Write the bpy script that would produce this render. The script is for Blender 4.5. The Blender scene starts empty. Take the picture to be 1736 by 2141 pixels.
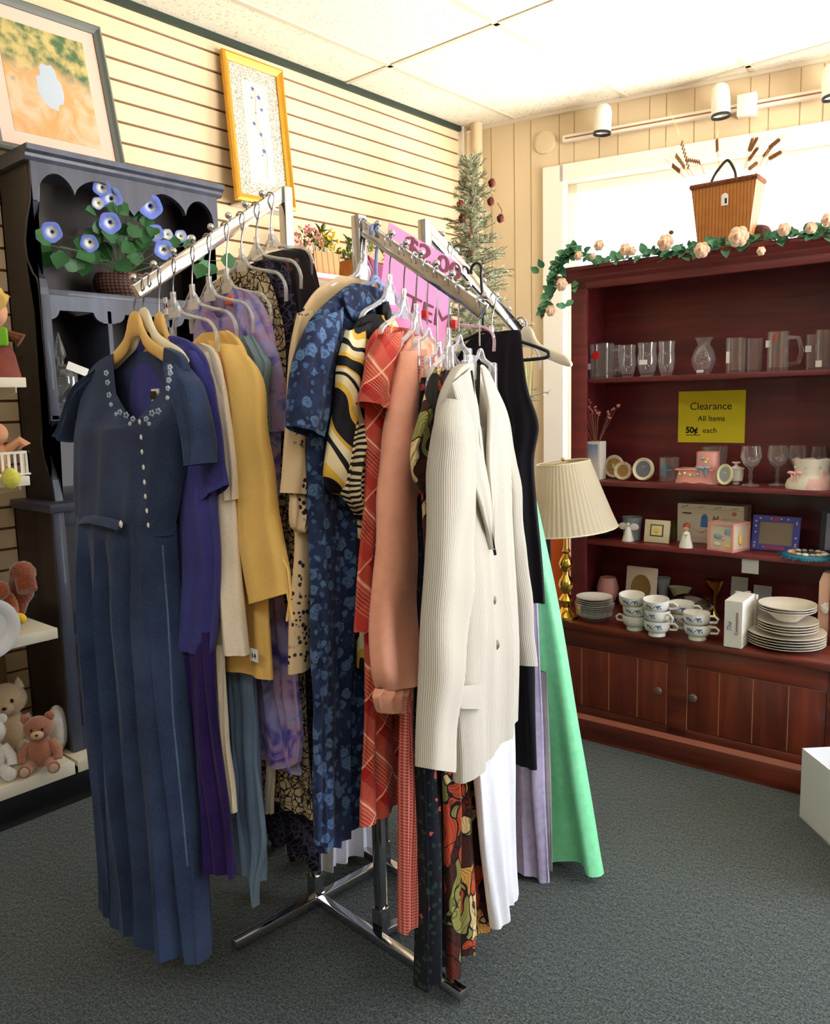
import bpy, bmesh, math, random
from mathutils import Vector, Matrix, noise
R = random.Random(7)
sc = bpy.context.scene
col = sc.collection
PI = math.pi
sin, cos, rad = math.sin, math.cos, math.radians

# ------------------------------------------------------------------ camera, world, light, exposure
CAM = Vector((0, 0, 1.35))
FOC, PITCH, ROLL, YAW = 1700.0, rad(7.76), rad(-1.43), rad(41.4)
cam = bpy.data.objects.new('camera', bpy.data.cameras.new('camera')); col.objects.link(cam)
cam.data.sensor_fit = 'HORIZONTAL'; cam.data.sensor_width = 36; cam.data.lens = FOC / 1736 * 36
cam.data.clip_start = .02
cam.location = CAM
cam.matrix_world = (Matrix.Translation(CAM) @ Matrix.Rotation(YAW, 4, 'Z') @ Matrix.Rotation(PI/2 - PITCH, 4, 'X')
                    @ Matrix.Rotation(-ROLL * -1, 4, 'Z'))
sc.camera = cam
sc.view_settings.view_transform = 'Standard'; sc.view_settings.look = 'None'
sc.view_settings.gamma = 1; sc.view_settings.exposure = 0.0
sc.view_settings.use_curve_mapping = False
sc.cycles.use_denoising = True
sc.cycles.max_bounces = 9; sc.cycles.diffuse_bounces = 5; sc.cycles.transparent_max_bounces = 24
sc.cycles.sample_clamp_indirect = 6
WORLD_STRENGTH = 8.2   # bright street outside the windows
FILL_W = 18.0
wd = bpy.data.worlds.new('sky'); sc.world = wd; wd.use_nodes = True
bgn = wd.node_tree.nodes['Background']; bgn.inputs[0].default_value = (.93, .97, 1, 1); bgn.inputs[1].default_value = WORLD_STRENGTH
_t = wd.node_tree; _c = _t.nodes.new('ShaderNodeTexCoord'); _s = _t.nodes.new('ShaderNodeSeparateXYZ'); _m = _t.nodes.new('ShaderNodeMapRange'); _x = _t.nodes.new('ShaderNodeMix'); _x.data_type = 'RGBA'
_t.links.new(_c.outputs['Generated'], _s.inputs[0]); _t.links.new(_s.outputs[2], _m.inputs[0]); _m.inputs[1].default_value = -.15; _m.inputs[2].default_value = .1
_x.inputs[6].default_value = (1.6, 1.5, 1.36, 1); _x.inputs[7].default_value = (.52, .6, .74, 1); _t.links.new(_m.outputs[0], _x.inputs[0]); _d = _t.nodes.new('ShaderNodeMapRange'); _d.interpolation_type = 'SMOOTHSTEP'; _t.links.new(_s.outputs[0], _d.inputs[0])   # the street is sunlit on the right hand side
_d.inputs[1].default_value = .35; _d.inputs[2].default_value = .85; _d.inputs[3].default_value = 1.0; _d.inputs[4].default_value = 2.0
_v = _t.nodes.new('ShaderNodeVectorMath'); _v.operation = 'SCALE'; _t.links.new(_x.outputs[2], _v.inputs[0]); _t.links.new(_d.outputs[0], _v.inputs['Scale']); _t.links.new(_v.outputs[0], bgn.inputs[0])
CEIL = 2.91
def area(name, loc, rot, sx, sy, w, c=(1, 1, 1), portal=False):
    l = bpy.data.lights.new(name, 'AREA'); l.shape = 'RECTANGLE'; l.size = sx; l.size_y = sy; l.energy = w; l.color = c
    o = bpy.data.objects.new(name, l); o.location = loc; o.rotation_euler = rot; col.objects.link(o)
    if portal: l.cycles.is_portal = True
    return o
for i, (lx, ly) in enumerate(((-.9, -1.0), (.9, -1.0), (.9, .8))):
    area('room_fill_light', (lx, ly, CEIL - .03), (0, 0, 0), 1.2, .6, FILL_W, (.84, .92, 1))  # unseen fill lamps, added to brighten the sides facing the camera

# ------------------------------------------------------------------ geometry of the view (places measured off the photograph)
def ray(px, py):
    X = (px - 868) / FOC; U = -(py - 1070.5) / FOC
    c, s = cos(ROLL), sin(ROLL); x = X*c - U*s; u = X*s + U*c
    c, s = cos(PITCH), sin(PITCH); y = c + u*s; z = -s + u*c
    c, s = cos(YAW), sin(YAW)
    return Vector((x*c - y*s, x*s + y*c, z))
def proj(P):
    v = Vector(P) - CAM
    c, s = cos(YAW), sin(YAW); x = v.x*c + v.y*s; y = -v.x*s + v.y*c
    c, s = cos(PITCH), sin(PITCH); f = y*c - v.z*s; u = y*s + v.z*c
    c, s = cos(ROLL), sin(ROLL)
    return 868 + FOC*(x*c + u*s)/f, 1070.5 - FOC*(-x*s + u*c)/f
def at_pl(px, py, p, n):
    d = ray(px, py); n = Vector(n)
    return CAM + d * ((Vector(p) - CAM).dot(n) / d.dot(n))
def at_x(px, py, x): return at_pl(px, py, (x, 0, 0), (1, 0, 0))
def at_y(px, py, y): return at_pl(px, py, (0, y, 0), (0, 1, 0))
def at_z(px, py, z): return at_pl(px, py, (0, 0, z), (0, 0, 1))

# ------------------------------------------------------------------ materials
def lin(c):
    return tuple(((v/255)/12.92 if v/255 <= .04045 else ((v/255 + .055)/1.055)**2.4) for v in c) + (1,)
MATS = {}
class NT:
    def __init__(s, name, rough=.8, metal=0, sheen=0, trans=0, ior=1.45, alpha=1, spec=None, coat=0):
        s.m = bpy.data.materials.new(name); s.m.use_nodes = True; s.t = s.m.node_tree
        s.b = s.t.nodes['Principled BSDF']
        s.b.inputs['Roughness'].default_value = rough; s.b.inputs['Metallic'].default_value = metal
        s.b.inputs['Sheen Weight'].default_value = sheen; s.b.inputs['Transmission Weight'].default_value = trans
        s.b.inputs['IOR'].default_value = ior; s.b.inputs['Alpha'].default_value = alpha
        s.b.inputs['Coat Weight'].default_value = coat
        if spec is not None: s.b.inputs['Specular IOR Level'].default_value = spec
        s.tc = None
    def n(s, ty, **kw):
        nd = s.t.nodes.new(ty)
        for k, v in kw.items(): setattr(nd, k, v)
        return nd
    def link(s, a, b): s.t.links.new(a, b)
    def co(s):
        if not s.tc: s.tc = s.n('ShaderNodeTexCoord')
        return s.tc.outputs['Object']
    def put(s, sock, v):
        if hasattr(v, 'is_linked') or isinstance(v, bpy.types.NodeSocket): s.link(v, sock)
        else: sock.default_value = v
    def math(s, op, a, b=0.0, c=None, clamp=False):
        nd = s.n('ShaderNodeMath', operation=op, use_clamp=clamp)
        s.put(nd.inputs[0], a); s.put(nd.inputs[1], b)
        if c is not None: s.put(nd.inputs[2], c)
        return nd.outputs[0]
    def uvc(s):
        if not s.tc: s.co()
        sp = s.n('ShaderNodeSeparateXYZ'); s.link(s.tc.outputs['UV'], sp.inputs[0]); return sp.outputs[0], sp.outputs[1]
    def dot(s, v):
        nd = s.n('ShaderNodeVectorMath', operation='DOT_PRODUCT'); s.link(s.co(), nd.inputs[0]); nd.inputs[1].default_value = v
        return nd.outputs['Value']
    def scaled(s, v):
        nd = s.n('ShaderNodeVectorMath', operation='MULTIPLY'); s.link(s.co(), nd.inputs[0]); nd.inputs[1].default_value = v
        return nd.outputs[0]
    def mix(s, f, a, b):
        nd = s.n('ShaderNodeMix', data_type='RGBA'); s.put(nd.inputs[0], f); s.put(nd.inputs[6], a); s.put(nd.inputs[7], b)
        return nd.outputs[2]
    def noise(s, scale, detail=3, vec=None, dist=0):
        nd = s.n('ShaderNodeTexNoise'); nd.inputs['Scale'].default_value = scale; nd.inputs['Detail'].default_value = detail
        nd.inputs['Distortion'].default_value = dist; s.link(vec or s.co(), nd.inputs['Vector'])
        return nd.outputs['Fac']
    def voro(s, scale, vec=None, feature='F1', rnd=1.0):
        nd = s.n('ShaderNodeTexVoronoi', feature=feature); nd.inputs['Scale'].default_value = scale
        nd.inputs['Randomness'].default_value = rnd; s.link(vec or s.co(), nd.inputs['Vector'])
        return nd
    def band(s, v, lo, hi):   # smoothstep
        nd = s.n('ShaderNodeMapRange', interpolation_type='SMOOTHSTEP'); s.link(v, nd.inputs[0])
        nd.inputs[1].default_value = lo; nd.inputs[2].default_value = hi
        return nd.outputs[0]
    def stripe(s, v, freq, duty, soft=.04, phase=0.0):
        f = s.math('FRACT', s.math('ADD', s.math('MULTIPLY', v, freq), phase))
        a = s.math('ABSOLUTE', s.math('SUBTRACT', f, .5))
        return s.band(a, duty/2 + soft, duty/2 - soft)
    def color(s, v): s.put(s.b.inputs['Base Color'], v); return s
    def bump(s, h, strength=.3, dist=.002):
        nd = s.n('ShaderNodeBump'); nd.inputs['Strength'].default_value = strength; nd.inputs['Distance'].default_value = dist
        s.link(h, nd.inputs['Height']); s.link(nd.outputs[0], s.b.inputs['Normal']); return s
def plain(name, c, rough=.6, metal=0, var=0.0, vs=20, **kw):
    if name in MATS: return MATS[name]
    t = NT(name, rough, metal, **kw); c = lin(c)
    if var:
        t.color(t.mix(t.noise(vs, 4), tuple(v*(1-var) for v in c[:3]) + (1,), tuple(min(1, v*(1+var)) for v in c[:3]) + (1,)))
    else: t.color(c)
    MATS[name] = t.m; return t.m
def cloth(name, c, c2=None, scale=300, var=.25, rough=.9, bump=.3, sheen=.1, mott=8):
    if name in MATS: return MATS[name]
    t = NT(name, rough, sheen=sheen, spec=.2); c = lin(c); c2 = lin(c2) if c2 else tuple(v*(1-var) for v in c[:3]) + (1,)
    w = t.noise(scale, 2)
    m = t.math('ADD', t.math('MULTIPLY', w, .5), t.math('MULTIPLY', t.noise(mott, 3), .5))
    t.color(t.mix(t.band(m, .35, .65), c2, c)).bump(w, bump, .001)
    MATS[name] = t.m; return t.m
def wood(name, c1, c2, axis='z', rough=.45, coat=.1, sc_=1.0):
    if name in MATS: return MATS[name]
    t = NT(name, rough, coat=coat)
    v = {'z': (22, 22, 1.6), 'x': (1.6, 22, 22), 'y': (22, 1.6, 22)}[axis]
    g = t.noise(sc_, 6, t.scaled(v), .8)
    k = t.noise(3, 3)
    f = t.math('ADD', t.math('MULTIPLY', g, .7), t.math('MULTIPLY', k, .4))
    t.color(t.mix(t.band(f, .38, .75), lin(c1), lin(c2))).bump(g, .12, .002)
    MATS[name] = t.m; return t.m

# ------------------------------------------------------------------ mesh building
class MB:
    def __init__(s): s.bm = bmesh.new()
    def quad_loft(s, rings, closed=True, cap=False, uv=False):
        vr = [[s.bm.verts.new(p) for p in r] for r in rings]; n = len(vr[0])
        if uv:
            L = s.bm.loops.layers.uv.verify(); mid = rings[len(rings)//2]; cu = [0.0]
            for i in range(n): cu.append(cu[-1] + (Vector(mid[(i+1) % n]) - Vector(mid[i])).length)
            cv = [0.0]
            for r0, r1 in zip(rings, rings[1:]): cv.append(cv[-1] + sum(((Vector(r1[i]) - Vector(r0[i])).length for i in range(0, n, 4)), 0)/len(range(0, n, 4)))
        for q, (a, b) in enumerate(zip(vr, vr[1:])):
            for i in range(n if closed else n - 1):
                j = (i+1) % n
                try: f = s.bm.faces.new((a[i], a[j], b[j], b[i]))
                except ValueError: continue
                if uv:
                    for lp, w in zip(f.loops, ((cu[i], -cv[q]), (cu[i+1], -cv[q]), (cu[i+1], -cv[q+1]), (cu[i], -cv[q+1]))): lp[L].uv = w
        if cap:
            for r in (vr[0], vr[-1]):
                try: s.bm.faces.new(r)
                except ValueError: pass
        return s
    def box(s, x0, x1, y0, y1, z0, z1, M=None, bev=0):
        vs = []
        for x, y, z in ((x0,y0,z0),(x1,y0,z0),(x1,y1,z0),(x0,y1,z0),(x0,y0,z1),(x1,y0,z1),(x1,y1,z1),(x0,y1,z1)):
            p = Vector((x, y, z)); vs.append(s.bm.verts.new(M @ p if M else p))
        fs = [s.bm.faces.new([vs[i] for i in f]) for f in ((3,2,1,0),(4,5,6,7),(0,1,5,4),(1,2,6,5),(2,3,7,6),(3,0,4,7))]
        if bev:
            es = list({e for f in fs for e in f.edges})
            bmesh.ops.bevel(s.bm, geom=es, offset=bev, segments=2, affect='EDGES', profile=.5)
        return s
    def prism(s, poly, h0, h1, M=None, axis='y'):
        # poly of (a,b); extruded along axis from h0 to h1. axis y: (a,h,b); z: (a,b,h); x: (h,a,b)
        def P(a, b, h):
            p = Vector({'y': (a, h, b), 'z': (a, b, h), 'x': (h, a, b)}[axis]); return M @ p if M else p
        A = [s.bm.verts.new(P(a, b, h0)) for a, b in poly]; B = [s.bm.verts.new(P(a, b, h1)) for a, b in poly]
        n = len(poly)
        f1 = s.bm.faces.new(A); f2 = s.bm.faces.new(B[::-1])
        for i in range(n): s.bm.faces.new((A[i], A[(i+1) % n], B[(i+1) % n], B[i]))
        bmesh.ops.triangulate(s.bm, faces=[f1, f2])
        return s
    def tube(s, pts, r, seg=8, closed=False, flat=1.0, cap=True):
        pts = [Vector(p) for p in pts]; n = len(pts); rings = []
        ref = None
        for i, p in enumerate(pts):
            a = pts[(i-1) % n] if (closed or i > 0) else p; b = pts[(i+1) % n] if (closed or i < n-1) else p
            t = (b - a); t = t.normalized() if t.length > 1e-9 else Vector((0, 0, 1))
            if ref is None: ref = t.orthogonal().normalized()
            ref = (ref - t * ref.dot(t)); ref = ref.normalized() if ref.length > 1e-6 else t.orthogonal().normalized()
            bi = t.cross(ref); rr = r[i] if isinstance(r, (list, tuple)) else r
            rings.append([p + (ref*cos(2*PI*k/seg) + bi*sin(2*PI*k/seg)*flat)*rr for k in range(seg)])
        if closed: rings.append(rings[0])
        s.quad_loft(rings, True, cap and not closed)
        if closed: bmesh.ops.remove_doubles(s.bm, verts=s.bm.verts[:], dist=1e-6)
        return s
    def lathe(s, prof, seg=28, M=None, sx=1, sy=1, wob=None):
        rings = []
        for r, z in prof:
            ring = []
            for k in range(seg):
                a = 2*PI*k/seg; q = r * (1 + (wob(a, z) if wob else 0))
                p = Vector((q*cos(a)*sx, q*sin(a)*sy, z)); ring.append(M @ p if M else p)
            rings.append(ring)
        s.quad_loft(rings, True, False)
        for r, ring in ((prof[0][0], rings[0]), (prof[-1][0], rings[-1])):
            pass
        return s
    def ball(s, c, rx, ry=None, rz=None, seg=16, rings=10, M=None, wob=0, seed=0):
        ry = ry or rx; rz = rz or rx; c = Vector(c); rg = []
        for i in range(rings+1):
            ph = PI*i/rings; ph = min(max(ph, .02), PI-.02); ring = []
            for k in range(seg):
                a = 2*PI*k/seg; p = Vector((rx*sin(ph)*cos(a), ry*sin(ph)*sin(a), rz*cos(ph)))
                if wob: p *= 1 + wob*noise.noise(p*(3/max(rx, rz)) * .6 + Vector((seed, 0, 0)))
                p = c + p; ring.append(M @ p if M else p)
            rg.append(ring)
        return s.quad_loft(rg, True, True)
    def quad(s, a, b, c, d):
        s.bm.faces.new([s.bm.verts.new(p) for p in (a, b, c, d)]); return s
    def build(s, name, mat, parent=None, smooth=True, world=False, kind=None, label=None, solid=0):
        if world and parent is not None:
            bmesh.ops.translate(s.bm, verts=s.bm.verts[:], vec=-parent.location)
        bmesh.ops.recalc_face_normals(s.bm, faces=s.bm.faces[:])
        me = bpy.data.meshes.new(name); s.bm.to_mesh(me); s.bm.free()
        me.materials.append(mat)
        if smooth:
            for p in me.polygons: p.use_smooth = True
            try: me.set_sharp_from_angle(angle=rad(42))
            except Exception: pass
        o = bpy.data.objects.new(name, me); col.objects.link(o)
        if parent is not None: o.parent = parent
        if kind: o['kind'] = kind
        if label: o['label'] = label
        if solid:
            md = o.modifiers.new('thick', 'SOLIDIFY'); md.thickness = solid; md.offset = 0
        return o
def thing(name, label, cat, loc=(0, 0, 0), rz=0, group=None):
    o = bpy.data.objects.new(name, None); o.empty_display_size = .05; col.objects.link(o)
    o.location = loc; o.rotation_euler = (0, 0, rz); o['label'] = label; o['category'] = cat
    if group: o['group'] = group
    return o
def tag(o, label, cat, group=None):
    o['label'] = label; o['category'] = cat
    if group: o['group'] = group
    return o
def struct(name, mb, mat, smooth=False):
    return mb.build(name, mat, None, smooth, kind='structure')
def dup(root, loc, rz=None, label=None, group=None):
    r = root.copy(); col.objects.link(r); r.location = loc
    if rz is not None: r.rotation_euler = (0, 0, rz)
    if label: r['label'] = label
    if group: r['group'] = group
    for ch in list(root.children):
        c = ch.copy(); col.objects.link(c); c.parent = r
        for g in ch.children:
            d = g.copy(); col.objects.link(d); d.parent = c
    return r
def text(s, size, mat, parent, M, name='lettering', shear=0, ext=.0006, bold=0, align='LEFT'):
    cu = bpy.data.curves.new(name, 'FONT'); cu.body = s; cu.size = size; cu.extrude = ext; cu.offset = bold; cu.shear = shear
    cu.align_x = align; cu.resolution_u = 4
    o = bpy.data.objects.new('tmp', cu); col.objects.link(o)
    dg = bpy.context.evaluated_depsgraph_get(); me = bpy.data.meshes.new_from_object(o.evaluated_get(dg))
    bpy.data.objects.remove(o); me.materials.clear(); me.materials.append(mat); me.transform(M)
    t = bpy.data.objects.new(name, me); col.objects.link(t); t.parent = parent
    return t
def frame_M(o, ux, uy):
    ux = Vector(ux).normalized(); uy = Vector(uy).normalized(); uz = ux.cross(uy).normalized()
    return Matrix(((ux.x, uy.x, uz.x, o[0]), (ux.y, uy.y, uz.y, o[1]), (ux.z, uy.z, uz.z, o[2]), (0, 0, 0, 1)))
def crom(P, n):
    out = []
    for i in range(len(P)-1):
        p0 = P[max(i-1, 0)]; p1 = P[i]; p2 = P[i+1]; p3 = P[min(i+2, len(P)-1)]
        for k in range(n):
            t = k/n
            out.append(tuple(.5*((2*b) + (-a+c)*t + (2*a-5*b+4*c-d)*t*t + (-a+3*b-3*c+d)*t**3) for a, b, c, d in zip(p0, p1, p2, p3)))
    out.append(tuple(P[-1])); return out

M_chrome = plain('polished chrome', (200, 200, 203), .12, 1, var=.12, vs=60)
M_wire = plain('steel wire', (170, 170, 175), .25, 1)
M_white = plain('white paint', (236, 232, 220), .5)
M_black = plain('black plastic', (16, 16, 18), .35)
M_paper = plain('white paper', (235, 235, 232), .8)
M_ink = plain('black ink', (22, 18, 20), .7)
M_inkr = plain('dark red ink', (90, 16, 40), .7)
M_brass = plain('polished brass', (225, 180, 80), .15, 1)
M_glass = None
def mk_glass(name, tint=(1, 1, 1, 1), clear=.72, rough=.05):
    t = NT(name); nt = t.t
    tr = t.n('ShaderNodeBsdfTransparent'); tr.inputs[0].default_value = tint
    gl = t.n('ShaderNodeBsdfGlossy'); gl.inputs['Roughness'].default_value = rough; gl.inputs['Color'].default_value = (.9, .92, .95, 1)
    df = t.n('ShaderNodeBsdfDiffuse'); df.inputs[0].default_value = (.8, .82, .85, 1)
    m1 = t.n('ShaderNodeMixShader'); m1.inputs[0].default_value = .3; t.link(gl.outputs[0], m1.inputs[1]); t.link(df.outputs[0], m1.inputs[2])
    lw = t.n('ShaderNodeLayerWeight'); lw.inputs[0].default_value = .35
    f = t.math('ADD', t.math('MULTIPLY', lw.outputs['Facing'], .75), 1-clear-.12, clamp=True)
    m2 = t.n('ShaderNodeMixShader'); t.link(f, m2.inputs[0]); t.link(tr.outputs[0], m2.inputs[1]); t.link(m1.outputs[0], m2.inputs[2])
    t.link(m2.outputs[0], nt.nodes['Material Output'].inputs[0]); return t.m
M_glass = mk_glass('clear glass', clear=.84)
M_clearp = mk_glass('clear hanger plastic', clear=.62, rough=.15)

# ------------------------------------------------------------------ room
WX = -3.04
t = NT('wall panel paint', .6); v = t.math('ADD', t.noise(3, 2), 0.0)
t.color(t.mix(v, lin((206, 184, 150)), lin((218, 197, 164)))); M_slat = t.m
M_groove = plain('slat groove shadow gap', (120, 82, 48), .8)
t = NT('carpet', .95, sheen=.2)
f = t.noise(170, 3); g = t.noise(60, 3)
fl = t.band(t.noise(230, 1), .60, .68)
c = t.mix(t.band(f, .3, .7), lin((22, 29, 31)), lin((72, 84, 84)))
c = t.mix(t.math('MULTIPLY', fl, .55), c, lin((130, 132, 116)))
t.color(c).bump(g, .8, .006); M_carpet = t.m
t = NT('ceiling tile', .9)
sp = t.band(t.noise(70, 2), .60, .66)
t.color(t.mix(t.math('MULTIPLY', sp, .45), lin((236, 230, 214)), lin((150, 145, 130)))).bump(t.noise(90, 3), .35, .003); M_ceil = t.m
t = NT('painted panelling', .6)
t.color(t.mix(t.noise(2.5, 2), lin((198, 178, 144)), lin((212, 193, 160)))); M_panel = t.m
M_green = plain('dark green trim paint', (26, 44, 36), .5)

corner = Vector((WX, 3.97, 0)); wdir = Vector((cos(rad(13.1)), sin(rad(13.1)), 0)); wn = Vector((-wdir.y, wdir.x, 0))
wend = corner + wdir*5.35
XR, YB = wend.x, -2.6
mb = MB(); mb.quad((WX-.2, YB-.2, 0), (XR+.2, YB-.2, 0), (XR+.2, wend.y+.3, 0), (WX-.2, corner.y+.1, 0)); struct('floor', mb, M_carpet)
mb = MB(); mb.quad((WX-.2, YB-.2, CEIL), (XR+.2, YB-.2, CEIL), (XR+.2, wend.y+.3, CEIL), (WX-.2, corner.y+.1, CEIL)); struct('ceiling', mb, M_ceil)
# slatwall: one profile swept along y, 3 inch slats with T grooves
prof = [(WX, 0)]; z = 0.0152
z0 = 2.606 - 34*.0762
k = 0
while True:
    zc = z0 + k*.0762; k += 1
    if zc > CEIL - .06: break
    if zc < .02: continue
    prof += [(WX, zc-.005), (WX-.012, zc-.005), (WX-.012, zc+.005), (WX, zc+.005)]
prof += [(WX, CEIL)]
mb = MB(); mb.quad_loft([[(x, YB, z) for x, z in prof], [(x, corner.y-.02, z) for x, z in prof]], closed=False); struct('wall_left', mb, M_slat)
mb = MB()
for i in range(1, len(prof)-4, 4): 
    z = prof[i][1] + .005; mb.box(WX-.0125, WX-.0105, YB, corner.y-.02, z-.0048, z+.0048)
struct('trim_1', mb, M_groove)
mb = MB(); mb.box(WX-.01, WX+.02, YB, corner.y-.02, CEIL-.028, CEIL-.001); struct('trim_2', mb, M_green)
mb = MB(); mb.box(WX-.01, WX+.03, corner.y-.06, corner.y-.02, 0, CEIL-.001); struct('trim_3', mb, M_white)
# window wall (angled 103 degrees) with opening
def Wp(s, d, z): p = corner + wdir*s + wn*d; return Vector((p.x, p.y, z))
WM = frame_M(corner, wdir, wn)
S0, S1, Z0, Z1 = .60, 4.3, .42, 2.53
mb = MB()
for a, b, c_, d in ((-.05, S0, 0, CEIL), (S1, 5.5, 0, CEIL), (S0, S1, 0, Z0), (S0, S1, Z1, CEIL)):
    mb.box(a, b, 0, .16, c_, d, WM)
struct('wall_back', mb, M_panel)
mb = MB()
s = .08
gaps = [.085, .14, .10, .165]; i = 0
while s < 4.9:
    lo = CEIL
    mb.box(s-.0018, s+.0018, -.0012, .002, (2.62 if S0-.12 < s < S1+.1 else 0), CEIL, WM); s += gaps[i % 4]; i += 1
struct('trim_4', mb, plain('panel seam', (150, 122, 82), .7))
mb = MB(); cw = .1
mb.box(S0-cw-.02, S0, -.022, 0, Z0-.1, Z1+cw-.01, WM, .003).box(S1, S1+cw, -.022, 0, Z0-.1, Z1+cw-.01, WM).box(S0-.02, S1, -.022, 0, Z1, Z1+cw-.01, WM).box(S0-.15, S1+.15, -.06, .16, Z0-.03, Z0, WM)
struct('trim_5', mb, M_white)
win = MB()
fw = .05
for a, b, c_, d in ((S0, S0+fw, Z0, Z1), (S1-fw, S1, Z0, Z1), (S0, S1, Z1-fw, Z1), (S0, S1, Z0, Z0+fw), (2.55, 2.6, Z0, Z1)):
    win.box(a, b, .07, .12, c_, d, WM)
struct('window_1', win, M_white)
gm = MB(); gm.box(S0+fw, S1-fw, .09, .094, Z0+fw, Z1-fw, WM)
t = NT('window glass'); tr = t.n('ShaderNodeBsdfTransparent'); tr.inputs[0].default_value = (.97, .98, .98, 1)
gl = t.n('ShaderNodeBsdfGlossy'); gl.inputs['Roughness'].default_value = .02; mx = t.n('ShaderNodeMixShader'); mx.inputs[0].default_value = .05
t.link(tr.outputs[0], mx.inputs[1]); t.link(gl.outputs[0], mx.inputs[2]); t.link(mx.outputs[0], t.t.nodes['Material Output'].inputs[0]); M_pane = t.m
struct('window_2', gm, M_pane)
# right wall, with the shop's second window, and the wall behind
mb = MB()
for a, b, c_, d in ((YB, 2.2, 0, CEIL), (4.4, wend.y+.2, 0, CEIL), (2.2, 4.4, 0, .42), (2.2, 4.4, 2.5, CEIL)): mb.box(XR, XR+.15, a, b, c_, d)
struct('wall_right', mb, M_panel)
mb = MB(); mb.box(XR+.06, XR+.11, 2.2, 2.25, .42, 2.5).box(XR+.06, XR+.11, 4.35, 4.4, .42, 2.5).box(XR+.06, XR+.11, 2.2, 4.4, .42, .47).box(XR+.06, XR+.11, 2.2, 4.4, 2.45, 2.5)
struct('window_3', mb, M_white)
mb = MB(); mb.box(WX-.1, XR+.1, YB-.15, YB, 0, CEIL); struct('wall_front', mb, M_panel)
area('window_portal', Wp((S0+S1)/2, .15, (Z0+Z1)/2), (rad(90), 0, rad(13.1)), S1-S0, Z1-Z0, 1, portal=True)
area('window_portal', (XR+.12, 3.3, 1.46), (rad(90), 0, rad(-90)), 2.2, 2.1, 1, portal=True)
# ceiling grid bars
mb = MB()
def tbar(p, q, w=.012):
    d = Vector((q[0]-p[0], q[1]-p[1], 0)); L = d.length; d.normalize(); M = frame_M((p[0], p[1], CEIL-.005), d, (-d.y, d.x, 0)); mb.box(0, L, -w, w, 0, .006, M)
gx = at_z(750, 163, CEIL)
for k in range(-3, 6): tbar((WX+.31 + (k)*.61, YB), (WX+.31+k*.61, 5.0)) if k >= 0 else None
for k in range(-5, 2): tbar((WX, gx.y + k*1.22), (XR, gx.y + k*1.22))
mb.box(-.05, 5.4, -.02, .0, CEIL-.02, CEIL-.001, WM)
struct('trim_6', mb, plain('ceiling grid metal', (206, 196, 176), .5))
# pipe in the corner
mb = MB(); pp = at_z(1003, 265, CEIL-.01); mb.tube([(pp.x, pp.y-.03, 0), (pp.x, pp.y-.03, CEIL-.001)], .034, 16)
tag(mb.build('corner_pipe', M_panel), 'tan painted vertical pipe standing in the corner behind the frosted tree', 'pipe')
# round blanking cover on the panelling
mb = MB(); c_ = at_pl(1140, 298, corner, wn); Mr = frame_M(c_, wdir, (0, 0, 1)); mb.lathe([(.0005, .012), (.05, .014), (.06, .010), (.062, 0.0), (.062, -.004)], 32, Mr)
tag(mb.build('round_wall_cover', M_panel), 'round tan cover plate on the panelled wall above the window corner', 'wall cover')
# track lighting
def on_wall(px, py, d=0): return at_pl(px, py, corner - wn*d, wn)
a = on_wall(1180, 291); b = on_wall(1736, 198); ztr = (a.z + b.z)/2; sa = (a-corner).dot(wdir)
tr_ = thing('light_track', 'long white track rail mounted on the panelled wall above the window', 'track lighting', Wp(sa, 0, ztr), rad(13.1))
MB().box(0, 3.2, -.034, 0, -.018, .018, bev=.003).build('rail', M_white, tr_)
MB().box(.015, 3.1, -.0346, -.033, -.004, .004).build('slot', plain('copper contact strip', (140, 92, 52), .5), tr_)
spots = [((1263, 218), (1259, 280), 'white track spotlight nearest the corner pipe, leftmost on the rail', .35),
         ((1506, 175), (1508, 244), 'white track spotlight beside the square white junction box', 0.05),
         ((1738, 135), (1742, 205), 'white track spotlight cut off by the right edge of the photo', -.2)]
M_spotin = plain('spot reflector', (245, 240, 230), .3)
for (x0, y0), (x1, y1), lab, til in spots:
    D = .11; top = on_wall(x0, y0, D); bot = on_wall(x1, y1, D)
    ax = (bot - top); L = ax.length; ax.normalize()
    th = thing('track_spotlight', lab, 'spotlight', bot, group='track spotlights over the window')
    side = ax.cross(wn).normalized()
    Mx = frame_M((0, 0, 0), side, side.cross(ax) * -1) ; Mx = frame_M((0, 0, 0), side, (-ax).cross(side))
    r = .045
    MB().lathe([(.002, L*1.02), (.022, L*.99), (.037, L*.9), (r*.98, L*.72), (r, L*.5), (r, .008)], 28, Mx).build('can', M_white, th)
    MB().lathe([(r, .01), (r*1.04, .006), (r*1.04, -.004), (r*.95, -.004), (r*.93, .012)], 28, Mx).build('rim', M_black, th)
    MB().lathe([(r*.93, .01), (r*.7, .03), (.02, .045), (.001, .046)], 24, Mx).build('reflector', M_spotin, th)
    tp = Vector((0, 0, 0)) - ax*L*.5
    MB().tube([tp, Vector(tp) + wn*D*.55, tp + wn*(D-.034)], .009, 8).build('arm', M_white, th)
jb = on_wall(1563, 221, .03); th = thing('junction_box', 'square white box on the track rail between two spotlights', 'junction box', jb, rad(13.1))
MB().box(-.045, .045, -.03, .03, -.05, .05, bev=.004).build('cover', M_white, th)
# small window fittings
p = on_wall(1476, 350, -.08); tag(MB().box(-.02, .02, -.01, .01, -.022, .022, frame_M(p, wdir, wn)).build('window_latch', M_black), 'small dark latch on the white window frame above the basket', 'latch')
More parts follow.
